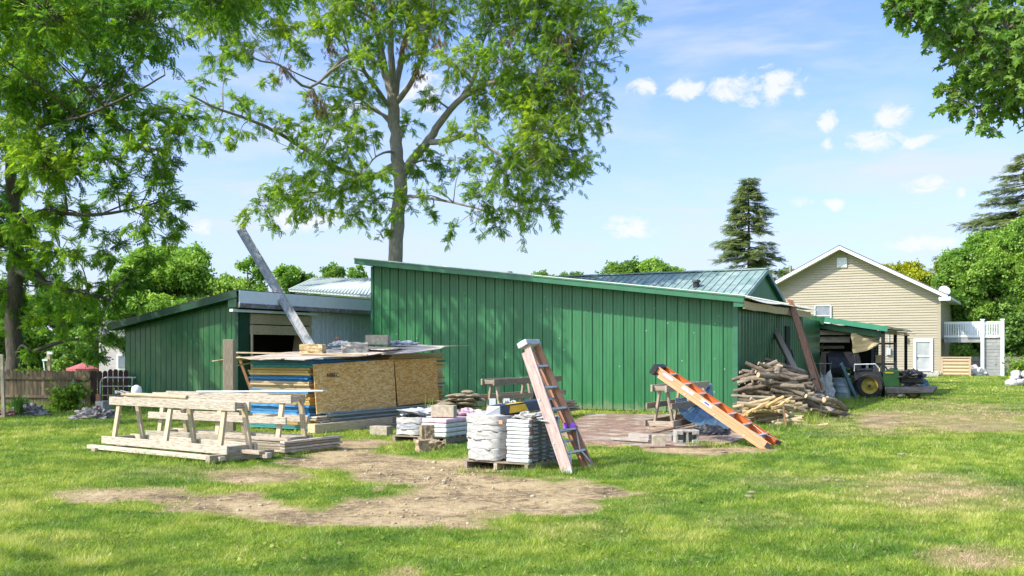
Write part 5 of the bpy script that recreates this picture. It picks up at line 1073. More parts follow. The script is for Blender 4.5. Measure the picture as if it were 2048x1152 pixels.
ordn = ['lowest', 'second lowest', 'middle', 'second highest', 'topmost']
for k in range(5):
    h = [.17, .15, .13, .12, .13][k]; z = .11+sum([.15, .13, .11, .10, .1][:k])+h/2
    place(BG[k % 4], 'sack', Q(-.70, .42, z), angP+random.uniform(-.03, .03), mBag, ordn[k]+' white plastic sack on the near pallet beside the printed bundles', 'sack', 'white sacks on the near pallet', (.61-.02*(k % 2)-(.05 if k == 0 else 0), .86, h*1.16), random.uniform(-.02, .03))
n2 = 11; bh = .052
for k in range(n2):
    z = .112+bh*k+bh/2; T = thing('shingle_bundle', ordw(k)+' from the bottom of the white-ended dark printed bundles on the near pallet', 'bundle', Q(-.17, .5, z), 'printed bundles on the near pallet')
    c = Q(-.17+random.uniform(-.008, .008), .5+random.uniform(-.01, .01), z); X1, Y1 = a_, b_
    mb = MB(); mb.obox(c, (X1, Y1, UP), (.335, .98, bh-.007)); mb.build('wrapper', mWrap, T, bevel=.008)
    mb = MB(); mb.obox(c+a_*.168, (Y1, X1, UP), (.80, .006, bh-.011)); mb.build('label', mWrapD, T)
    mb = MB(); mb.obox(c+a_*.168-b_*.435, (Y1, X1, UP), (.075, .008, bh-.01)); mb.build('end_band', mWrapR if k % 3 else mWrap, T)
    textmesh('printing', 'Pinnacle', mInk, T, c+a_*.1718-b_*.37-UP*.014, b_, UP, .044, .0006)
    textmesh('printing', 'Pristine', mInk, T, c+a_*.1718-b_*.10-UP*.014, b_, UP, .038, .0006)
    textmesh('printing', 'Pinnacle', mInk, T, c+a_*.1718+b_*.15-UP*.014, b_, UP, .044, .0006)
heap('torn_plastic', 'torn translucent wrap bunched over the printed bundles', Q(-.25, .45, .66), .28, .4, .07, mBag, 'wrap', 21, .9, 3)
heap('torn_plastic', 'knotted white plastic standing up on the white sacks', Q(-.62, .6, .70), .12, .14, .16, mBag, 'wrap', 25, .9, 3)
lumber('board', 'thin tan board on top of the white sacks', Q(-.85, .2, .70), Q(-.5, .35, .69), .1, .015, mPlank)
mb = MB(); mb.obox(Q(-.415, -.005, .64), (a_, b_, UP), (.05, .01, .05)); mb.build('orange_sticker', mFibO, org=Q(-.415, 0, .64), label='small orange sticker at the top corner of the white sacks', cat='sticker')
# long dark package with yellow mark
pA, pB2 = V(-.24, 13.55, .78), V(.62, 14.35, .86); dx = (pB2-pA).normalized(); T = thing('long_package', 'long dark package with a yellow mark lying on the printed bundles', 'package', (pA+pB2)/2)
mb = MB(); sd = UP.cross(dx).normalized(); u3 = dx.cross(sd)
mb.obox((pA+pB2)/2, (dx, sd, u3), ((pB2-pA).length, .24, .12)); mb.build('body', mBlack, T, bevel=.006)
mb = MB(); tip = pA-dx*.17-u3*.04; q = [pA+sd*.12+u3*.06, pA-sd*.12+u3*.06, pA-sd*.12-u3*.06, pA+sd*.12-u3*.06]; mb.add([tip]+q, [(0, 1, 2), (0, 2, 3), (0, 3, 4), (0, 4, 1)]); mb.build('folded_end', mBagG, T)
mb = MB(); mb.obox((pA+pB2)/2-sd*.123, (dx, sd, u3), ((pB2-pA).length*.98, .006, .112)); mb.obox((pA+pB2)/2+u3*.063, (dx, sd, u3), ((pB2-pA).length*.98, .2, .006)); mb.build('blue_face', mBlueD, T)
mb = MB(); w0 = pA-sd*.128+dx*.16; mb.prism([w0-u3*.05, w0+dx*.36-u3*.05, w0+dx*.30+u3*.05, w0+dx*.02+u3*.05], sd*.004); w0 = pA+u3*.067+dx*.17-sd*.1; mb.prism([w0, w0+dx*.3, w0+dx*.22+sd*.09, w0+dx*.03+sd*.09], u3*.003); mb.build('yellow_mark', mYel, T)
# far pallet
Q1 = V(-1.11, 17.0, 0)
def QF(u, t, z): return Q1+a_*u+b_*t+UP*z
pallet('low wooden pallet under the pink and grey wrapped bundles', QF(-.55, .5, 0), QF, 1.12, 1.1)
for k in range(3):
    place(BG[(k+1) % 4], 'sack', QF(-.82, .5, .17+.1*k), angP, mBag if k != 1 else mBagG, ['lowest', 'middle', 'topmost'][k]+' pale sack on the left half of the far pallet', 'sack', 'sacks on the far pallet', (.60, .95, .13), random.uniform(-.03, .03))
for k in range(4):
    mt = [mWrap, mWrap, mWrap, mPink][k]; mb = MB(); mb.obox(QF(-.24+.01*(k % 2), .5, .15+.08*k), (a_, b_, UP), (.50, 1.08, .072)); mb.build('bundle', mt, org=QF(-.24, .5, .15+.08*k), bevel=.015, label=['lowest pale', 'second pale', 'third pale', 'topmost pink'][k]+' wrapped bundle on the right half of the far pallet', cat='bundle', group='bundles on the far pallet')
heap('torn_plastic', 'crumpled grey and white plastic on the far pallet', QF(-.72, .6, .42), .42, .45, .13, mBagG, 'wrap', 31, .9, 2.4)
heap('torn_plastic', 'pink crumpled wrapper draped on the right rear of the far pallet', QF(-.12, .95, .43), .3, .2, .1, mPink, 'wrap', 33, .8, 3)
mb = MB(); mb.prism([QF(-1.15, .1, .40), QF(-.8, .0, .47), QF(-.6, .5, .5), QF(-1.0, .6, .42)], UP*.01); mb.build('dark_sheet', mBlack, org=QF(-.9, .3, .42), label='dark flat sheet poking out of the far pallet plastic', cat='sheet')
# concrete blocks around the pallets
def cblock(name, label, c, yaw, sz, mat, holes=False, core=None, grp=None):
    T = thing(name, label, 'concrete block', c, grp); m_ = Matrix.Rotation(yaw, 3, 'Z'); X1, Y1 = m_.col[0], m_.col[1]; w, d, h = sz; c = Vector(c)+UP*h/2; mb = MB()
    if holes:      # cores open towards -Y
        t_ = .035; mb.obox(c+UP*(h/2-t_/2), (X1, Y1, UP), (w, d, t_)); mb.obox(c-UP*(h/2-t_/2), (X1, Y1, UP), (w, d, t_))
        for s in (-1, 0, 1): mb.obox(c+X1*s*(w/2-t_/2), (X1, Y1, UP), (t_, d-.002, h-2*t_))
        if holes == 2:
            for s in (-1, 1):
                for zz_ in (-1, 1): mb.obox(c+X1*s*(w/2-w*.15)+UP*zz_*(h/2-h*.16)-Y1*.02, (X1, Y1, UP), (w*.29, d-.01, h*.3))
        mb.obox(c+Y1*(d/2-.02), (X1, Y1, UP), (w-.01, .03, h-.01))
    else:
        mb.obox(c, (X1, Y1, UP), sz)
        for s in (-1, 1): mb.obox(c-X1*(w/2+.008)+Y1*s*d*.3, (X1, Y1, UP), (.018, d*.28, h-.004))
    mb.build('body', mat, T, bevel=.004); return T
cblock('concrete_block', 'tan concrete block with a grooved end standing on the far pallet', QF(-.22, .28, .44), angP+.25, (.40, .2, .2), mConc)
cblock('concrete_block', 'tan concrete block lying half hidden left of the far pallet', G(763, 870), angP, (.38, .2, .17), mConc)
split_block('split_stone', 'brown upright split block standing on the rough rock before the far pallet', 840, 868, 850, 880, 16.4, mSplit, .17, .3, .012, grooves=True, cat='stone')
split_block('split_stone', 'rough brown rock on the grass before the far pallet', 833, 873, 880, 912, 15.7, mSplit, .26, .35, .035, cat='stone')
split_block('split_stone', 'smaller rough rock just right of the rough brown rock', 868, 888, 883, 905, 16.1, mSplit, .2, .1, .03, cat='stone')
cblock('concrete_block', 'small tan half block on the paving before the orange ladder trestle', G(1320, 895)+V(0,.1,0), -.1, (.2, .2, .2), mConc)
cblock('concrete_block', 'grey hollow block with its openings facing out, beside the trestle', G(1374, 889)+V(0,.1,0), .12, (.40, .2, .24), mConcG, holes=2)
lumber('timber_block', 'grey timber offcut lying left of the small half block', G(1262, 878)+UP*.06, G(1303, 882)+UP*.06, .14, .11, mTimber, 'timber')
lumber('timber_block', 'grey timber offcut lying right of the small half block', G(1336, 884)+UP*.06, G(1358, 880)+UP*.06, .14, .12, mTimber, 'timber')
lumber('board', 'grey board lying on the paving in front of the trestle', G(1225, 884)+UP*.06, G(1300, 889)+UP*.06, .12, .04, mTimber)
# ---------------------------------------------------------------- ladders
def ladder(label, foot, wd, dd_, L_, wb, wt, mR, mIn, mCap, nst, capd=.2, caph=.09, spacing=.31):
    T = thing('step_ladder', label, 'ladder', foot); foot = Vector(foot); wd = Vector(wd).normalized(); d = Vector(dd_).normalized(); nr = wd.cross(d).normalized()
    if nr.x < 0: nr = -nr
    nr = (nr).normalized(); o = (wb-wt)/2
    def R_(side, x): f = x/L_; return foot+(wd*(o*f) if side == 0 else wd*(wb-o*f))+d*x
    for side in (0, 1):
        sg = 1 if side == 0 else -1; m_ = mR if side == 0 else mIn
        mb = MB(); ln_ = (R_(side, L_)-R_(side, 0)); c = (R_(side, 0)+R_(side, L_))/2; X = ln_.normalized(); Y = (wd-X*wd.dot(X)).normalized()
        mb.obox(c, (X, Y, nr), (ln_.length, .005, .1)); mb.obox(c+nr*.048+Y*sg*.014, (X, Y, nr), (ln_.length, .026, .005)); mb.obox(c-nr*.048+Y*sg*.014, (X, Y, nr), (ln_.length, .026, .005)); mb.build('front_rail', m_, T)
        mb = MB(); c2 = c-nr*.088+Y*sg*.012-X*.03; l2 = ln_.length-.1; mb.obox(c2, (X, Y, nr), (l2, .005, .066)); mb.obox(c2+nr*.026+Y*sg*.012, (X, Y, nr), (l2, .022, .005)); mb.obox(c2-nr*.026+Y*sg*.012, (X, Y, nr), (l2, .022, .005)); mb.build('rear_rail', m_, T)
        mb = MB(); mb.obox(R_(side, .03)-Y*sg*.004, (X, Y, nr), (.08, .02, .094)); mb.build('foot', mAlu if mCap is not mBlack else mBlack, T)
    for k in range(nst):
        x = .28+k*spacing
        if x > L_-.15: break
        mb = MB(); p, q = R_(0, x)+wd*.006, R_(1, x)-wd*.006; mb.beam(p, q, .085, .006, up=d); mb.beam(p+nr*.04-d*.012, q+nr*.04-d*.012, .005, .03, up=d); mb.beam(p-nr*.04-d*.012, q-nr*.04-d*.012, .005, .03, up=d); mb.build('step', mAlu, T)
    for side in (0, 1):
        mb = MB(); m0 = (R_(0, .28)+R_(1, .28))/2; e = R_(side, .06); tgt = R_(side, .28).lerp(m0, .55); mb.beam(e+nr*.035, tgt+nr*.035, .03, .006, up=nr)
        e2 = R_(side, .28).lerp(R_(1-side, .28), .02); mb.beam(R_(side, .59)+nr*.03, R_(side, .28).lerp(m0, .55)+nr*.032, .022, .005, up=nr); mb.build('brace', mAlu, T)
    for k in range(3):
        x = .45+k*.62
        if x < L_-.2: mb = MB(); mb.beam(R_(0, x)-nr*.085, R_(1, x)-nr*.085, .025, .025, up=d); mb.build('rear_bar', mAlu, T)
    X = d; c = foot+wd*wb/2+d*(L_+caph*.3)-nr*.035; mb = MB(); mb.obox(c, (wd, nr, d), (wt+.09, capd, caph)); mb.obox(c+d*(caph/2+.004), (wd, nr, d), (wt+.05, capd-.04, .012)); mb.build('top_cap', mCap, T, bevel=.012)
    return T, R_, nr, d
wdir = V(.53, .848, 0); th = R(24.5)
T6, R6, n6, d6 = ladder('faded pink step ladder folded and leaning on the printed bundles', V(.75, 12.95, 0), wdir, V(-.848*math.sin(th), .53*math.sin(th), math.cos(th)), 1.84, .62, .28, mFibW, mFibWin, mAlu, 6, .16, .075)
mb = MB(); c = R6(1, .62); mb.tube([c-V(.02,0,.03), c+V(.03,0,.03)], .055, 8); c = R6(1, .62)-d6*0+V(-.11,0,.01); mb.tube([c-V(0,0,.04), c+V(.0,0,.04)], .03, 8)
mb.build('purple_strap', Mt('purple_strap', (.25,.05,.5), (.45,.15,.7), scale=9, tint=.1), org=c, label='bright purple strap tied to the far rail of the pink ladder', cat='strap')
dO = V(-1.85, 1.1, 1.33).normalized(); wO = V(.51, .86, 0)
T8, R8, n8, d8 = ladder('bright orange step ladder folded and resting slanted on the weathered sawhorse', V(4.17, 16.2, .03), wO, dO, 2.36, .62, .36, mFibO, mFibOin, mBlack, 7, .17, .1)
# decals on the near rail
def decal(name, x0, x1, m_, hgt_=.05, off=.0, shape='rect', par=T8, R_=R8):
    X = (R_(0, 2.2)-R_(0, 0)).normalized(); Y = (wO-X*wO.dot(X)).normalized(); c = R_(0, (x0+x1)/2)-Y*(.0045+off); mb = MB(); n = 16
    if shape == 'oval': pts = [c+X*math.cos(2*math.pi*i/n)*(x1-x0)/2+n8*math.sin(2*math.pi*i/n)*hgt_/2 for i in range(n)]
    else: pts = [c+X*sx*(x1-x0)/2+n8*sz*hgt_/2 for sx, sz in ((-1, -1), (1, -1), (1, 1), (-1, 1))]
    mb.prism(pts, -Y*.001); return mb.build(name, m_, par)
mDecB = Mt('decal_blue', (.05,.07,.3), (.09,.12,.4), scale=9, tint=0)
decal('decal', 1.98, 2.24, mDecB, .062, 0, 'oval'); decal('decal', 1.99, 2.23, mWhite, .05, .0012, 'oval'); decal('decal', 1.55, 1.80, mWrap, .055); decal('decal', 1.16, 1.40, mWrap, .055); decal('decal', 1.22, 1.32, mDecB, .03, .0012)
decal('decal', 1.36, 1.40, mYel, .03, .0012); decal('stripe', .15, 2.3, mFibOin, .006)
# curved corrugated sheet on trestle D
mb = MB(); rows = []; ns_ = 60; o0 = FD(.3, -.12, .82)
NE = smooth([P(1349,796,19.3), P(1358,823,19.1), P(1380,844,18.9), P(1415,855,18.7), P(1452,858,18.6)], 12); FE = smooth([P(1388,774,21.4), P(1402,771,21.4), P(1423,768,21.3), P(1428,795,21.1), P(1464,838,20.6)], 12)
for k, (p, q) in enumerate(zip(NE, FE)):
    nr_ = (NE[min(k+1, len(NE)-1)]-NE[max(k-1, 0)]).cross(q-p).normalized()*(.012 if (k % 8) < 2 else 0)
    rows.append([p.lerp(q, i/16)+nr_-UP*.10*math.sin(math.pi*i/16) for i in range(17)])
mb.strip(rows, tint=.5); o = mb.build('roof_sheet', mSheetB, org=o0, label='blue-grey ribbed roofing sheet sagging over the side of the orange ladder trestle', cat='metal sheet')
sdm = o.modifiers.new('solid', 'SOLIDIFY'); sdm.thickness = .004
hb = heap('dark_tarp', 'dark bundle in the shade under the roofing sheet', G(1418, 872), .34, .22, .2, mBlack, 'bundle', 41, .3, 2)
# ---------------------------------------------------------------- black plates by sawhorse C
for k in range(3):
    p = P(1063+6*k, 812, 20.9+.1*k); mb = MB(); mb.prism([p, p+V(.16,.1,0), p+V(.26,.25,.72), p+V(.08,.13,.72)], V(.012,-.012,0)); mb.build('black_sheet', mBlack, org=p, label=['nearest', 'middle', 'furthest'][k]+' narrow black panel leaning on the sawhorse behind the pink ladder', cat='panel')
for k in range(4): lumber('board', ['lowest', 'second', 'third', 'topmost'][k]+' weathered board under the sawhorse behind the pink ladder', FC(2.0, -.14-.04*k, .06+.07*k), FC(3.75-.1*k, -.1, .06+.07*k), .15, .05, mHorseOld)
for k in range(2): mb = MB(); mb.obox(P(985+28*k, 812, 20.3), (V(1,0,0), V(0,1,0), UP), (.13, .1, .3)); mb.build('white_card', mWhite, org=P(985+28*k, 812, 20.3), label=['left', 'right'][k]+' small white card among the flat stones behind the dark package', cat='card')
# ---------------------------------------------------------------- flat stones
def stonemesh(seed, flat=.18):
    bm = bmesh.new(); bmesh.ops.create_icosphere(bm, subdivisions=3, radius=1); r = random.Random(seed); ax = [Vector((r.gauss(0,1), r.gauss(0,1), r.gauss(0,1))).normalized() for _ in range(9)]; lim = [r.uniform(.6, .95) for _ in ax]
    for v_ in bm.verts:
        p = v_.co.copy()
        for a, l in zip(ax, lim):
            d = p.dot(a)
            if d > l: p -= a*(d-l)
        p *= 1+.06*mnoise.noise(p*3+Vector((seed, 0, 0))); v_.co = Vector((p.x, p.y, p.z*flat))
    me = bpy.data.meshes.new('stone'); bm.to_mesh(me); bm.free(); return me
SM = [stonemesh(k, .17) for k in range(6)]; SR = [stonemesh(40+k, .7) for k in range(5)]
random.seed(21); cS = V(-1.2, 20.3, 0)
for k in range(64):
    lv = k//7; f = 1-lv/12; x = random.uniform(-.55, .68)*f; y = random.uniform(-.5, .5)*f
    if lv > 6: x = random.uniform(-.1, .55)
    o = place(SM[k % 6], 'flat_stone', cS+V(x, y, .05+lv*.078), random.uniform(0, 6.28), mFlag, 'flat tan stone, '+ordw(lv)+' layer of the stone pile left of the sawhorse by the wall', 'stone', 'flat stones in a pile', (random.uniform(.13, .26), random.uniform(.11, .2), random.uniform(.16, .26)), random.gauss(0, .1), random.gauss(0, .1))
def tuft(name, label, c, n, h, mat, cat='plant', w=.012):
    vs = []; fs = []; c = Vector(c)
    for i in range(n):
        a = random.uniform(0, 6.283); l = h*random.uniform(.5, 1.1); ln = random.uniform(.1, .7)*l; p = V(random.gauss(0, .04), random.gauss(0, .04), 0); s = V(-math.sin(a), math.cos(a), 0)*w/2; b0 = len(vs); d = V(math.cos(a), math.sin(a), 0)
        m1_ = p+d*ln*.3+UP*l*.6; m2 = p+d*ln*.65+UP*l*.9; e = p+d*ln+UP*l*random.uniform(.75, 1.0); vs += [p-s, p+s, m1_+s, m1_-s, m2+s*.7, m2-s*.7, e]; fs += [(b0, b0+1, b0+2, b0+3), (b0+3, b0+2, b0+4, b0+5), (b0+5, b0+4, b0+6)]
    mb = MB(); mb.add([c+v_ for v_ in vs], fs); return mb.build(name, mat, org=c, label=label, cat=cat)
tuft('grass_tuft', 'tall grass tuft behind the flat stone pile', V(-1.72, 20.6, .15), 16, .5, lfBush); tuft('grass_tuft', 'grass tuft at the left rear of the far pallet', QF(-1.2, .5, .1), 22, .5, lfBush)
tuft('grass_tuft', 'grass tuft between the flat stones and the near pallet', V(-.55, 17.6, 0), 26, .5, lfBush); tuft('grass_tuft', 'grass tuft under the right end of the mid-rail sawhorse', FB(2.2, 1.2, 0), 26, .26, lfBush)
# ---------------------------------------------------------------- wood pile
def logmesh(seed, L_, r, bend, mats, split=False):
    random.seed(seed); n = 7; pts = []; by, bz = random.gauss(0, bend), random.gauss(0, bend)
    for i in range(n):
        f = i/(n-1)-.5; pts.append(V(f*L_, by*(1-4*f*f)+random.gauss(0, .008), bz*(1-4*f*f)+random.gauss(0, .008)))
    mb = MB(); rr = [r*(1+random.uniform(-.1, .1)-.12*i/n) for i in range(n)]
    mb.tube(pts, rr, 5 if split else 10, cmi=1, jit=.07 if not split else .22, tint=.5)
    if random.random() < .5 and not split:
        i = random.randint(1, 5); d = V(random.uniform(-.5, .8), random.choice((-1, 1))*1.0, random.uniform(-.4, 1)).normalized(); mb.tube([pts[i], pts[i]+d*(r*1.3), pts[i]+d*(r*2.2)], [r*.5, r*.42, r*.38], 7, cmi=1, tint=.5)
    me = bpy.data.meshes.new('log'); me.from_pydata([tuple(v_) for v_ in mb.v], [], mb.f)
    for m_ in mats: me.materials.append(m_)
    u = me.uv_layers.new(name='UVMap'); u.data.foreach_set('uv', [c for f in mb.uv for q in f for c in q[:2]]); at = me.attributes.new('tint', 'FLOAT', 'FACE'); tv = random.random(); at.data.foreach_set('value', [tv]*len(mb.f)); me.polygons.foreach_set('material_index', mb.mi)
    me.update(); return me
LG = [logmesh(100+k, random.Random(k).uniform(.75, 1.15), random.Random(k+50).uniform(.032, .066), .035, [mBark, mCut]) for k in range(14)]
LP = [logmesh(200+k, random.Random(k).uniform(.6, 1.2), random.Random(k+70).uniform(.03, .05), .05, [mBarkP, mCut]) for k in range(8)]
LS = [logmesh(300+k, .5, .042, .01, [mSplitW, mSplitW], True) for k in range(3)]
random.seed(31)
def putlog(me, c, yaw, pitch, label, grp, name='log', roll=None, cat='log'):
    o = bpy.data.objects.new(name, me); COL.objects.link(o); o.location = c; o.rotation_euler = (roll if roll is not None else random.uniform(0, 6.28), pitch, yaw); ORG[o.name] = Vector(c); return prop(o, label, cat, grp)
for row in range(13):
    z = .06+row*.09; wmax = 1.6+.3*(1-row/13)-.35*max(0, (row-7)/6); cols = 2
    for t_ in range(6):
        t = -.55+t_*.42+random.uniform(-.08, .08)
        for cix in range(cols):
            u = .55+cix*(wmax-1.0)+random.uniform(-.08, .08)
            zz_ = z+random.uniform(-.03, .03)-(.02 if t_ == 0 else 0)
            if row > 11 and random.random() < .35: continue
            putlog(random.choice(LG), SH(u, t, zz_), angP+random.gauss(0, .2+.012*row)+(.28 if cix else -.05), random.gauss(0, .09+.006*row)+(.2 if cix and row > 5 else 0), 'weathered log, '+(ordw(row) if row < 12 else 'topmost')+' layer of the wood pile, '+['front edge', 'just behind the front', 'middle', 'middle rear', 'near the back', 'rearmost'][t_]+(' left' if cix == 0 else ' right'), 'logs stacked by the shed')
for k in range(10): putlog(random.choice(LG), SH(1.9+random.uniform(-.3, .5), -.3+random.uniform(-.3, .8), .08+.09*(k % 5)), angP+random.gauss(.7, .4), random.gauss(.25, .15), 'log slipped off the right edge of the big wood pile, '+ordw(k % 5)+' level', 'logs at the right edge of the pile')
for k in range(24):
    f = random.random(); zz_ = .05+.085*(k//4)+random.uniform(-.02, .02); sp_ = 1-(k//4)/8
    putlog(random.choice(LP), V(5.35+random.uniform(-.55, .6)*sp_+.1, 21.6+random.uniform(-.5, .7)*sp_, zz_), random.gauss(.12, .35), random.gauss(-.08, .14), 'pale crooked branch, '+ordw(k//4)+' layer of the loose heap before the big wood pile', 'pale branches heaped in front')
for k in range(6): putlog(LS[k % 3], V(5.0+.14*k+random.uniform(-.15, .15), 21.15+random.uniform(-.05, .15), .26+.05*k), .5+random.gauss(0, .2), -.3+random.gauss(0, .1), 'freshly split orange-yellow piece in front of the wood pile, '+ordw(k)+' from the left', 'freshly split wood', 'split_wood', cat='firewood')
putlog(LP[1], V(6.25, 20.9, .05), -.25, .02, 'long pale branch lying on the grass right of the wood pile', None, 'branch', cat='branch'); putlog(LP[3], V(5.9, 21.2, .05), -.3, .02, 'shorter pale branch just behind the long one on the grass', None, 'branch', cat='branch')
mb = MB(); c = P(1556, 742, 23.9); mb.tube([c-UP*.14-V(.03,0,0), c, c+V(.03,-.05,.14)], [.09, .085, .08], 10, cmi=1); mb.build('log_stub', [mBark, mCut], org=c, label='short stub with a pale cut face standing on top of the wood pile', cat='log')
lumber('stake', 'thin reddish stake standing upright in front of the pale branches', G(1573, 857)+UP*0, P(1567, 813, 20.4), .035, .035, mRust, 'stake')
# leaning planks right of the pile
lumber('plank', 'long rust-brown plank leaning on the eave, the wider front one of the pair', P(1636, 782, 26.2), P(1580, 600, 28.6), .2, .04, mRust, 'plank', up=(.3,-1,.3)); lumber('plank', 'long rust-brown plank leaning on the eave just right of the wider one', P(1645, 786, 26.4), P(1586, 612, 28.8), .05, .14, mRust, 'plank', up=(.3,-1,.3))
lumber('plank', 'dark mossy post leaning on the side wall behind the log pile', P(1607, 775, 25.6), P(1547, 656, 28.4), .15, .13, mHorseOld, 'post'); lumber('plank', 'thin dark stick leaning on the side wall by the window opening', P(1592, 745, 27.5), P(1583, 700, 28.8), .04, .04, mSteelD, 'stick')
lumber('plank', 'mossy plank sloping down in front of the rust-brown planks', P(1596, 768, 25.0), P(1632, 812, 24.0), .15, .04, mHorseOld, 'plank'); lumber('plank', 'short reddish plank propped at the foot of the rust-brown planks', P(1607, 762, 25.4), P(1626, 792, 25.0), .14, .04, mPink, 'plank')
mb = MB(); mb.prism([P(1615, 780, 25.0), P(1640, 781, 25.4), P(1671, 817, 23.9), P(1664, 821, 23.4), P(1628, 806, 24.0)], V(0,-.01,-.035)); mb.build('weathered_sheet', mTimber, org=P(1640, 800, 24.5), label='broken weathered sheet sloping to the grass right of the wood pile', cat='board')
mb = MB(); mb.obox(G(1628, 828)+UP*.08, (V(.9,.3,0).normalized(), V(-.3,.9,0).normalized(), UP), (.5, .3, .14)); mb.build('timber_block', mTimber, org=G(1628, 828), label='grey block on the grass under the broken weathered sheet', cat='block')
# ---------------------------------------------------------------- things by the carport
heap('white_tarp', 'rumpled white tarp hanging by the foot of the rust-brown planks', G(1650, 803), .28, .3, .75, mBag, 'tarp', 51, .5, 3)
dc = G(1683, 799); T = thing('steel_drum', 'faded blue-grey steel drum on the grass before the mower', 'drum', dc); mb = MB(); rr = .275
mb.tube([dc+UP*z for z in (0, .02, .22, .235, .25, .44, .455, .47, .67, .69)], [rr, rr, rr, rr+.012, rr, rr, rr+.012, rr, rr, rr+.01], 24, caps=False); mb.build('shell', mDrum, T, smooth=True); mb = MB(); mb.tube([dc+UP*.62, dc+UP*.63], rr-.005, 24); mb.build('lid', mSteelD, T)
lumber('metal_bar', 'grey metal bar leaning in front of the mower wheel', G(1714, 799), P(1682, 727, 31.6), .12, .05, mSheetB, 'bar', up=(.4,-1,.2))
def wire_hoops(c):
    T = thing('tomato_cage', 'thin wire plant cage standing by the carport wall', 'plant cage', c); mb = MB()
    for z, r in ((.3, .18), (.75, .24), (1.15, .28)): mb.tube([Vector(c)+V(math.cos(a*.5236)*r, math.sin(a*.5236)*r, z) for a in range(13)], .008, 4)
    for k in range(4): a = k*1.57; mb.tube([Vector(c)+V(math.cos(a)*.12, math.sin(a)*.12, 0), Vector(c)+V(math.cos(a)*.3, math.sin(a)*.3, 1.2)], .008, 4)
    mb.build('wire', mGalv, T)
wire_hoops(G(1645, 796))
def shrub(name, label, c, r, h, mat, n=500, ls=.09, kind='lobed', flowers=None):
    T = thing(name, label, 'plant', c); mb = MB(); pos = []; dr2 = []; tn = []
    for k in range(14):
        a = random.uniform(0, 6.28); e = V(math.cos(a)*r*random.uniform(.2, 1), math.sin(a)*r*random.uniform(.2, 1), h*random.uniform(.5, 1)); mb.tube([Vector(c), Vector(c)+e*.5+UP*.05, Vector(c)+e], [.012, .008, .004], 4, caps=False)
        for j in range(n//14): u = random.uniform(.25, 1.05); p = e*u+V(random.gauss(0, .12), random.gauss(0, .12), random.gauss(0, .1))*r*1.6; p.z = max(.02, p.z); pos.append(p[:]); dr2.append((random.gauss(0,1), random.gauss(0,1), random.gauss(0,.6))); tn.append(random.gauss(.5, .2))
    mb.build('stem', mTrunkD, T); mkobj('foliage', foliage('foliage', kind, np.array(pos), np.array(dr2), ls*rng.uniform(.7, 1.3, len(pos)), mat, np.array(tn), .6), T)
    if flowers:
        for k in range(flowers[1]): p = random.choice(pos); mb = MB(); q = Vector(c)+Vector(p)+V(0,-.05,.04); mb.tube([q, q+V(0,-.03,.03)], [.02, .045], 7); mb.build('flower', flowers[0], T)
shrub('potted_plant', 'leafy plant with white and red blossoms above the steel drum', G(1692, 793)+UP*.25, .3, .75, lfBg, 350, .09, flowers=(mWhite, 7)); shrub('weed_clump', 'tall thin weeds against the dark carport opening', G(1650, 790), .3, 1.7, lfBg, 260, .16, 'pinnate')
shrub('yellow_green_bush', 'low yellow-green bush in front of the brown fence', G(130, 822), .55, .62, lfBush, 1500, .09); shrub('iris_clump', 'spiky green plant at the foot of the big tree', G(35, 828), .25, .35, lfBg, 200, .1); tuft('spiky_plant', 'fan of long green blades beside the big tree trunk', G(38, 832), 40, .6, lfBg, w=.03)
shrub('green_bush', 'bright green bush behind the pale rocks at the right edge', G(2050, 768), .9, 1.2, lfBush, 1500, .12); shrub('young_plant', 'bright green plant between the wire gate and the house door', G(1795, 782), .3, .9, lfBush, 300, .12); shrub('vine', 'leafy creeper on top of the brown fence beside the big trunk', G(62, 808)+UP*.7, .4, .35, lfBush, 400, .09)
# lawn tractor (faces right)
tO = G(1728, 797); T = thing('lawn_tractor', 'green riding mower with yellow wheel centres under the carport edge', 'riding mower', tO+a_*.7); tx, ty = V(.93, -.37, 0), V(.37, .93, 0)
def TT(x, y, z): return tO+tx*x+ty*y+UP*z
def wheel(x, y, r, w):
    mb = MB(); c = TT(x, y, r); n = 22; prof = [(r*.62, -w/2), (r*.9, -w/2), (r, -w*.32), (r, w*.32), (r*.9, w/2), (r*.62, w/2)]; rows = []
    for i in range(n+1):
        a = 2*math.pi*i/n; rd = tx*math.cos(a)+UP*math.sin(a); rows.append([c+rd*(q[0]*(1.02 if i % 2 and q[0] == r else 1))+ty*q[1] for q in prof])
    mb.strip(rows, tint=.5); wh = mb.build('wheel', mRubber, T, smooth=False)
    mb = MB(); rows = []; pr = [(0, -w*.2), (r*.22, -w*.28), (r*.28, -w*.12), (r*.5, -w*.16), (r*.6, -w*.46), (r*.64, -w*.5), (r*.64, w*.5)]
    for i in range(n+1):
        a = 2*math.pi*i/n; rd = tx*math.cos(a)+UP*math.sin(a); rows.append([c+rd*q[0]+ty*q[1] for q in pr])
    mb.strip(rows, tint=.5); mb.build('rim', mRim, wh, smooth=True)
    mb = MB(); mb.tube([c-ty*w*.36, c-ty*w*.2], r*.12, 10); mb.build('hub', mSteelD, wh)
wheel(.18, 0, .42, .28); wheel(.18, .8, .42, .28); wheel(1.5, .1, .24, .16); wheel(1.5, .75, .24, .16)
mb = MB(); mb.prism([TT(-.35, .1, .5), TT(-.3, .1, .86), TT(.5, .1, .9), TT(.62, .1, .55), TT(.62, .1, .42), TT(.5, .1, .42), TT(.3, .1, .8), TT(0, .1, .82)], ty*.62); mb.build('fender', mBlack, T)
mb = MB(); mb.prism([TT(.6, -.04, .4), TT(.58, -.04, .86), TT(.70, -.04, .96), TT(1.1, -.04, .93), TT(1.1, -.04, .4)], ty*.85, tint=.5); mb.build('side_panel', mJD, T, bevel=.02)
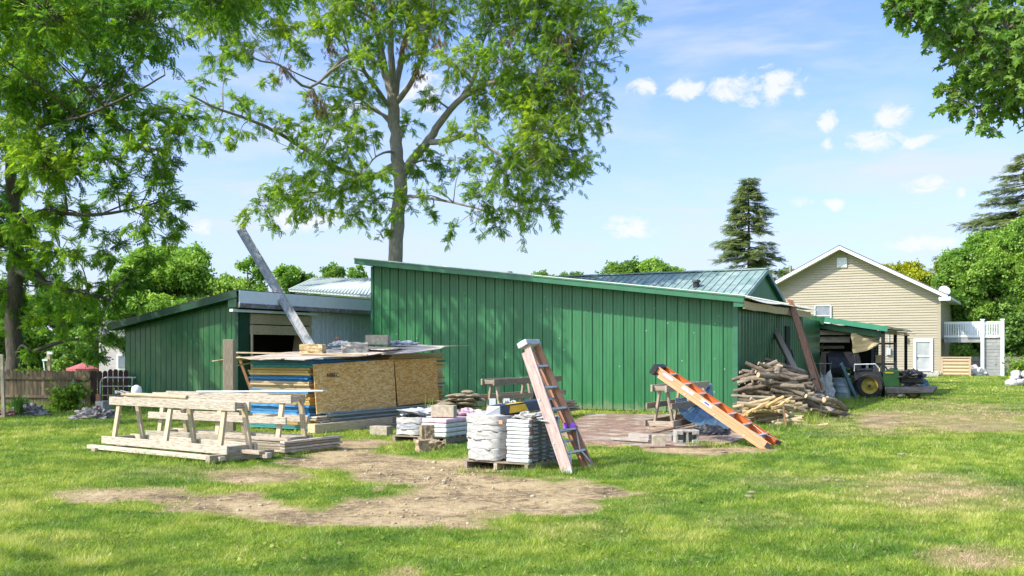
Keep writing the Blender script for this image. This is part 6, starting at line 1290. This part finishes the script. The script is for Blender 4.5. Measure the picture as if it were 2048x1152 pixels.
mb = MB(); mb.prism([TT(1.1, .0, .5), TT(1.1, .0, .82), TT(1.75, .0, .72), TT(1.85, .0, .5)], ty*.72); mb.build('hood', mBlack, T, bevel=.05)
mb = MB(); mb.prism([TT(.7, -.1, .16), TT(2.1, -.14, .2), TT(2.25, -.1, .42), TT(.7, -.1, .40)], ty*1.0); mb.build('mower_deck', mSteelD, T, bevel=.03)
mb = MB(); mb.obox(TT(.78, -.055, .86), (tx, ty, UP), (.26, .01, .05)); mb.build('yellow_stripe', mRim, T)
mb = MB(); mb.obox(TT(.0, .42, .92), (tx, ty, UP), (.5, .5, .12)); mb.prism([TT(-.3, .18, .95), TT(-.18, .18, .95), TT(-.26, .18, 1.45), TT(-.36, .18, 1.42)], ty*.48); mb.build('seat', mBlack, T, bevel=.03)
mb = MB(); cc = TT(.55, .42, 1.18); mb.tube([cc+(tx*.75+UP*.55)*0+ty*math.cos(a*.4488)*.18+(tx*.5+UP*.8).normalized()*math.sin(a*.4488)*.18 for a in range(15)], .016, 6); mb.tube([cc, TT(.75, .42, .9)], .025, 8); mb.build('steering_wheel', mBlack, T)
mb = MB(); mb.tube([TT(-.3, .02, .9), TT(-.3, .02, 1.12), TT(.35, .02, 1.14), TT(.48, .02, .98), TT(.48, .02, .9)], .02, 8); mb.build('hand_rail', mAlu, T)
# wire gate frame
g0 = G(1748, 794); T = thing('wire_gate', 'dark square-tube frame with wire mesh standing behind the mower', 'gate', g0); gw = .76
def GT(x, z, y=0.2): return g0+V(.98, -.2, 0)*x+V(0, y, 0)+UP*z
mb = MB()
for x in (0, gw): mb.beam(GT(x, 0), GT(x, 1.85), .075, .06, up=V(1,0,0))
for z in (1.82, 1.12, .05): mb.beam(GT(.0, z, .205), GT(gw, z, .205), .05, .07)
mb.build('frame', mSteelD, T); mb = MB()
for k in range(13): mb.beam(GT(.05+k*.055, 0), GT(.05+k*.055, 1.8), .005, .005, up=V(1,0,0))
for k in range(18): mb.beam(GT(.03, .1+k*.1), GT(gw-.03, .1+k*.1), .005, .005)
mb.build('mesh', mGalv, T)
# cane blind, boards, misc
rows = []; mb = MB()
for i in range(9):
    f = i/8; top = P(1702+58*f, 667+3*f, 34.0); bot = P(1706+52*f, 706-12*f*f-4*f, 33.9+.1*math.sin(f*6)); rows.append([top.lerp(bot, j/10)+V(0, .05*math.sin(j+f*3), 0) for j in range(11)])
mb.strip(rows, tint=.5)
for i in range(18):
    f = i/17; mb.tube([rows[0][0].lerp(rows[0][-1], f)-V(0,.02,0), rows[4][0].lerp(rows[4][-1], f)-V(0,.03,0), rows[8][0].lerp(rows[8][-1], f)-V(0,.02,0)], .012, 5)
mb.build('cane_blind', mCane, org=rows[0][0], label='woven cane blind hanging from the carport roof above the mower', cat='blind')
for k in range(5):
    lumber('board', ['front', 'second', 'third', 'fourth', 'rear'][k]+' weathered board sticking out to the right from under the carport roof', P(1758, 657+2.5*k, 34.6+.15*k), P(1805+6*((k*3) % 5), 660+2.6*k, 34.9+.15*k), .12, .035, mTimber if k % 2 else mHorseOld)
lumber('board', 'orange-tan board standing upright behind the wire gate', G(1776, 790)+V(0,.8,0), G(1776, 790)+V(0,.8,1.42), .3, .03, mTanBoard, up=(0,1,0))
for k, px in enumerate((1752, 1762, 1768)): lumber('board', ['leftmost', 'middle', 'right'][k]+' narrow white board standing behind the wire gate', G(px, 790)+V(0,.9,0), G(px, 790)+V(0,.9,1.1), .1, .03, mWhite if k != 1 else mPink, up=(0,1,0))
mb = MB(); c = G(1818, 783); pts = [c, c+V(.38,0,0), c+V(.42,0,.45), c+V(.36,.0,.85), c+V(.05,0,.82)]
for k in range(6): pts += [c+V(-.03, 0, .72-.13*k), c+V(.12, 0, .66-.13*k)]
mb.prism(pts, V(0, .05, 0)); mb.build('cardboard_sheet', mCard, org=c, label='torn cardboard sheet with a jagged edge standing right of the mower', cat='cardboard')
heap('dark_bag_heap', 'slumped dark blue-grey bags behind the torn cardboard', G(1835, 780), .42, .4, .5, mSheetB, 'bags', 61, .35, 3); heap('black_bag_heap', 'black plastic heap lying on the mower front', TT(1.4, .2, .7), .5, .35, .22, mBlack, 'bags', 63, .5, 3)
for k, (q0, q1) in enumerate(((G(1790, 787), P(1836, 745, 37)), (G(1795, 789), P(1830, 752, 36.5)))): mb = MB(); mb.tube([q0, q1], .022, 6); mb.build('tool_handle', mSteelD, org=q0, label=['upper', 'lower'][k]+' dark pole leaning across the torn cardboard', cat='pole')
mb = MB(); mb.tube([G(1795, 796)+UP*.1, G(1832, 786)+UP*.25], .02, 6); mb.build('metal_tube', mAlu, org=G(1810, 790), label='pale metal tube on the grass below the torn cardboard', cat='tube')
c = G(1803, 793); mb = MB(); mb.tube([c, c+UP*.22], [.11, .13], 14); mb.build('flower_pot', mConcG, org=c, label='small grey pot on the grass right of the mower', cat='pot')
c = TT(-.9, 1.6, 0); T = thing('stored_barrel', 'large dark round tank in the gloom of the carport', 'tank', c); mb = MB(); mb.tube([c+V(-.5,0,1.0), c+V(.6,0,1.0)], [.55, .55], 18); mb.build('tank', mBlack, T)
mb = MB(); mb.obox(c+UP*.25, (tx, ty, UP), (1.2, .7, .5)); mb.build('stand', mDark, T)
# white bag by the log crib, rocks
heap('white_sack_pile', 'white plastic sacks slumped against the grey fence beside the log crib', G(1945, 752), .75, .6, .65, mBag, 'sacks', 71, .4, 2.5)
random.seed(41)
for k in range(26):
    lv = 0 if k < 14 else (1 if k < 22 else 2); o = place(SR[k % 5], 'pale_rock', G(2040+random.uniform(-26, 40)*(1-lv*.3), 773-random.uniform(0, 6))+UP*(.1+.2*lv), random.uniform(0, 6), mRock, 'pale rock in the '+['bottom', 'middle', 'top'][lv]+' layer of the heap at the right edge of the lawn', 'rock', 'pale rocks at the right edge', tuple(random.uniform(.16, .32) for _ in range(3)), random.uniform(0, 1))
# ---------------------------------------------------------------- left background clutter
heap('scrap_heap', 'heap of grey and red plastic scraps on the grass left of the concrete planter', G(190, 838), .45, .3, .24, mScrap, 'scraps', 81, .6, 3.5); heap('scrap_heap', 'heap of grey stones and scraps beside the big tree', G(58, 830), .42, .3, .26, mScrap, 'scraps', 83, .6, 4); heap('scrap_heap', 'small reddish scrap heap at the left picture edge', G(2, 833), .3, .25, .16, mWrapR, 'scraps', 85, .5, 3)
heap('red_rag', 'dark red rag on top of the grey scraps by the planter', G(195, 836)+UP*.18, .12, .1, .1, mRust, 'rag', 87, .5, 3)
cblock('concrete_planter', 'grey hollow block standing by the tubular gate', G(204, 826)+V(0,.1,0), -.4, (.26, .3, .3), mConcG); lumber('brick_piece', 'small orange brick standing behind the grey block by the gate', G(196, 820), G(196, 820)+UP*.42, .1, .06, mFibO, 'brick', up=(0,1,0))
lumber('blue_grey_panel', 'dark blue-grey panel leaning on the brown fence', G(163, 817), P(143, 765, 28.6), .32, .02, mSteelD, 'panel', up=(0,1,.2)); lumber('thin_pole', 'thin pale green pole leaning on the green lean-to wall', G(287, 815), P(302, 742, 28.6), .03, .03, mGreenLt, 'pole')
g1 = G(201, 816); T = thing('tube_gate', 'silver tubular farm gate leaning by the dark red fence', 'gate', g1); mb = MB()
def gg(x, z): return g1+V(x, -.06*x, z)
mb.tube([gg(0, 0), gg(0, .7), gg(.05, .8), gg(.14, .84), gg(1.0, .84)], .022, 7); mb.tube([gg(.9, 0), gg(.9, .84)], .018, 6); mb.build('frame', mGalv, T); mb = MB()
for z in (.15, .35, .6): mb.tube([gg(0, z), gg(1.0, z)], .015, 6)
mb.tube([gg(.45, .1), gg(.38, .6)], .012, 6); mb.build('bar', mGalv, T)
pz = G(8, 835); lumber('leaning_post', 'thin grey post standing left of the big tree trunk', pz, pz+V(-.05, 0, 1.5), .07, .07, mHorseOld, 'post', up=(0,1,0))
# ---------------------------------------------------------------- small stones
random.seed(51); vs = []; fs = []; tn = []; SMv = [np.array([v_.co[:] for v_ in me_.vertices]) for me_ in SR[:3]]
tv = bmesh.new(); bmesh.ops.create_icosphere(tv, subdivisions=1, radius=1); IV = np.array([v_.co[:] for v_ in tv.verts]); IF = np.array([[v_.index for v_ in f_.verts] for f_ in tv.faces]); tv.free()
n = 2600; px = rng.uniform(60, 1300, n); py = rng.uniform(880, 1075, n); Z = 3200/(py-700); X = (px-1024)/2000*Z; d_, r_2 = masks(X, Z); k = (rng.random(n) < d_*.9) ; X, Z = X[k], Z[k]
px2 = rng.uniform(640, 960, 500); py2 = rng.uniform(925, 975, 500); Z2 = 3200/(py2-700); X2 = (px2-1024)/2000*Z2; X = np.r_[X, X2]; Z = np.r_[Z, Z2]; n = len(X)
px3 = rng.uniform(1140, 1470, 260); py3 = rng.uniform(835, 885, 260); X = np.r_[X, (px3-1024)/2000*3200/(py3-700)]; Z = np.r_[Z, 3200/(py3-700)]; n = len(X)
s = rng.exponential(.006, n)+.004; s = np.minimum(s, .032); z = hgt(X, Z, np.ones(n)); z[-260:] = .025; sh = s[:, None]*rng.uniform(.5, 1.3, (n, 3)); v = IV[None]*(1+rng.uniform(-.2, .2, (n, len(IV), 1)))*sh[:, None]; v[..., 2] *= .7; v += np.stack([X, Z, z+s*.2], 1)[:, None]
f = IF[None]+(np.arange(n)*len(IV))[:, None, None]; me = arr_mesh('gravel', v.reshape(-1, 3), f.reshape(-1, 3), 3, [mFlag], np.repeat(rng.uniform(0, .9, n), len(IF))); prop(mkobj('gravel', me), kind='stuff')
for k, (px_, py_) in enumerate(((1448, 908), (1538, 945), (1504, 990), (1652, 965), (1676, 966), (1803, 912), (1497, 998))):
    place(SM[k % 6], 'lawn_stone', G(px_, py_)+UP*.03, k*1.3, mFlag, ['tan stone on the lawn right below the orange ladder foot', 'small pale stone on the lawn below the orange ladder', 'pale stone alone in the middle of the right lawn', 'left one of two small stones close together on the right lawn', 'right one of two small stones close together on the right lawn', 'small stone far out on the right lawn', 'tiny stone just below the pale lone stone'][k], 'stone', None, (.07-.02*(k > 0), .05, .1))
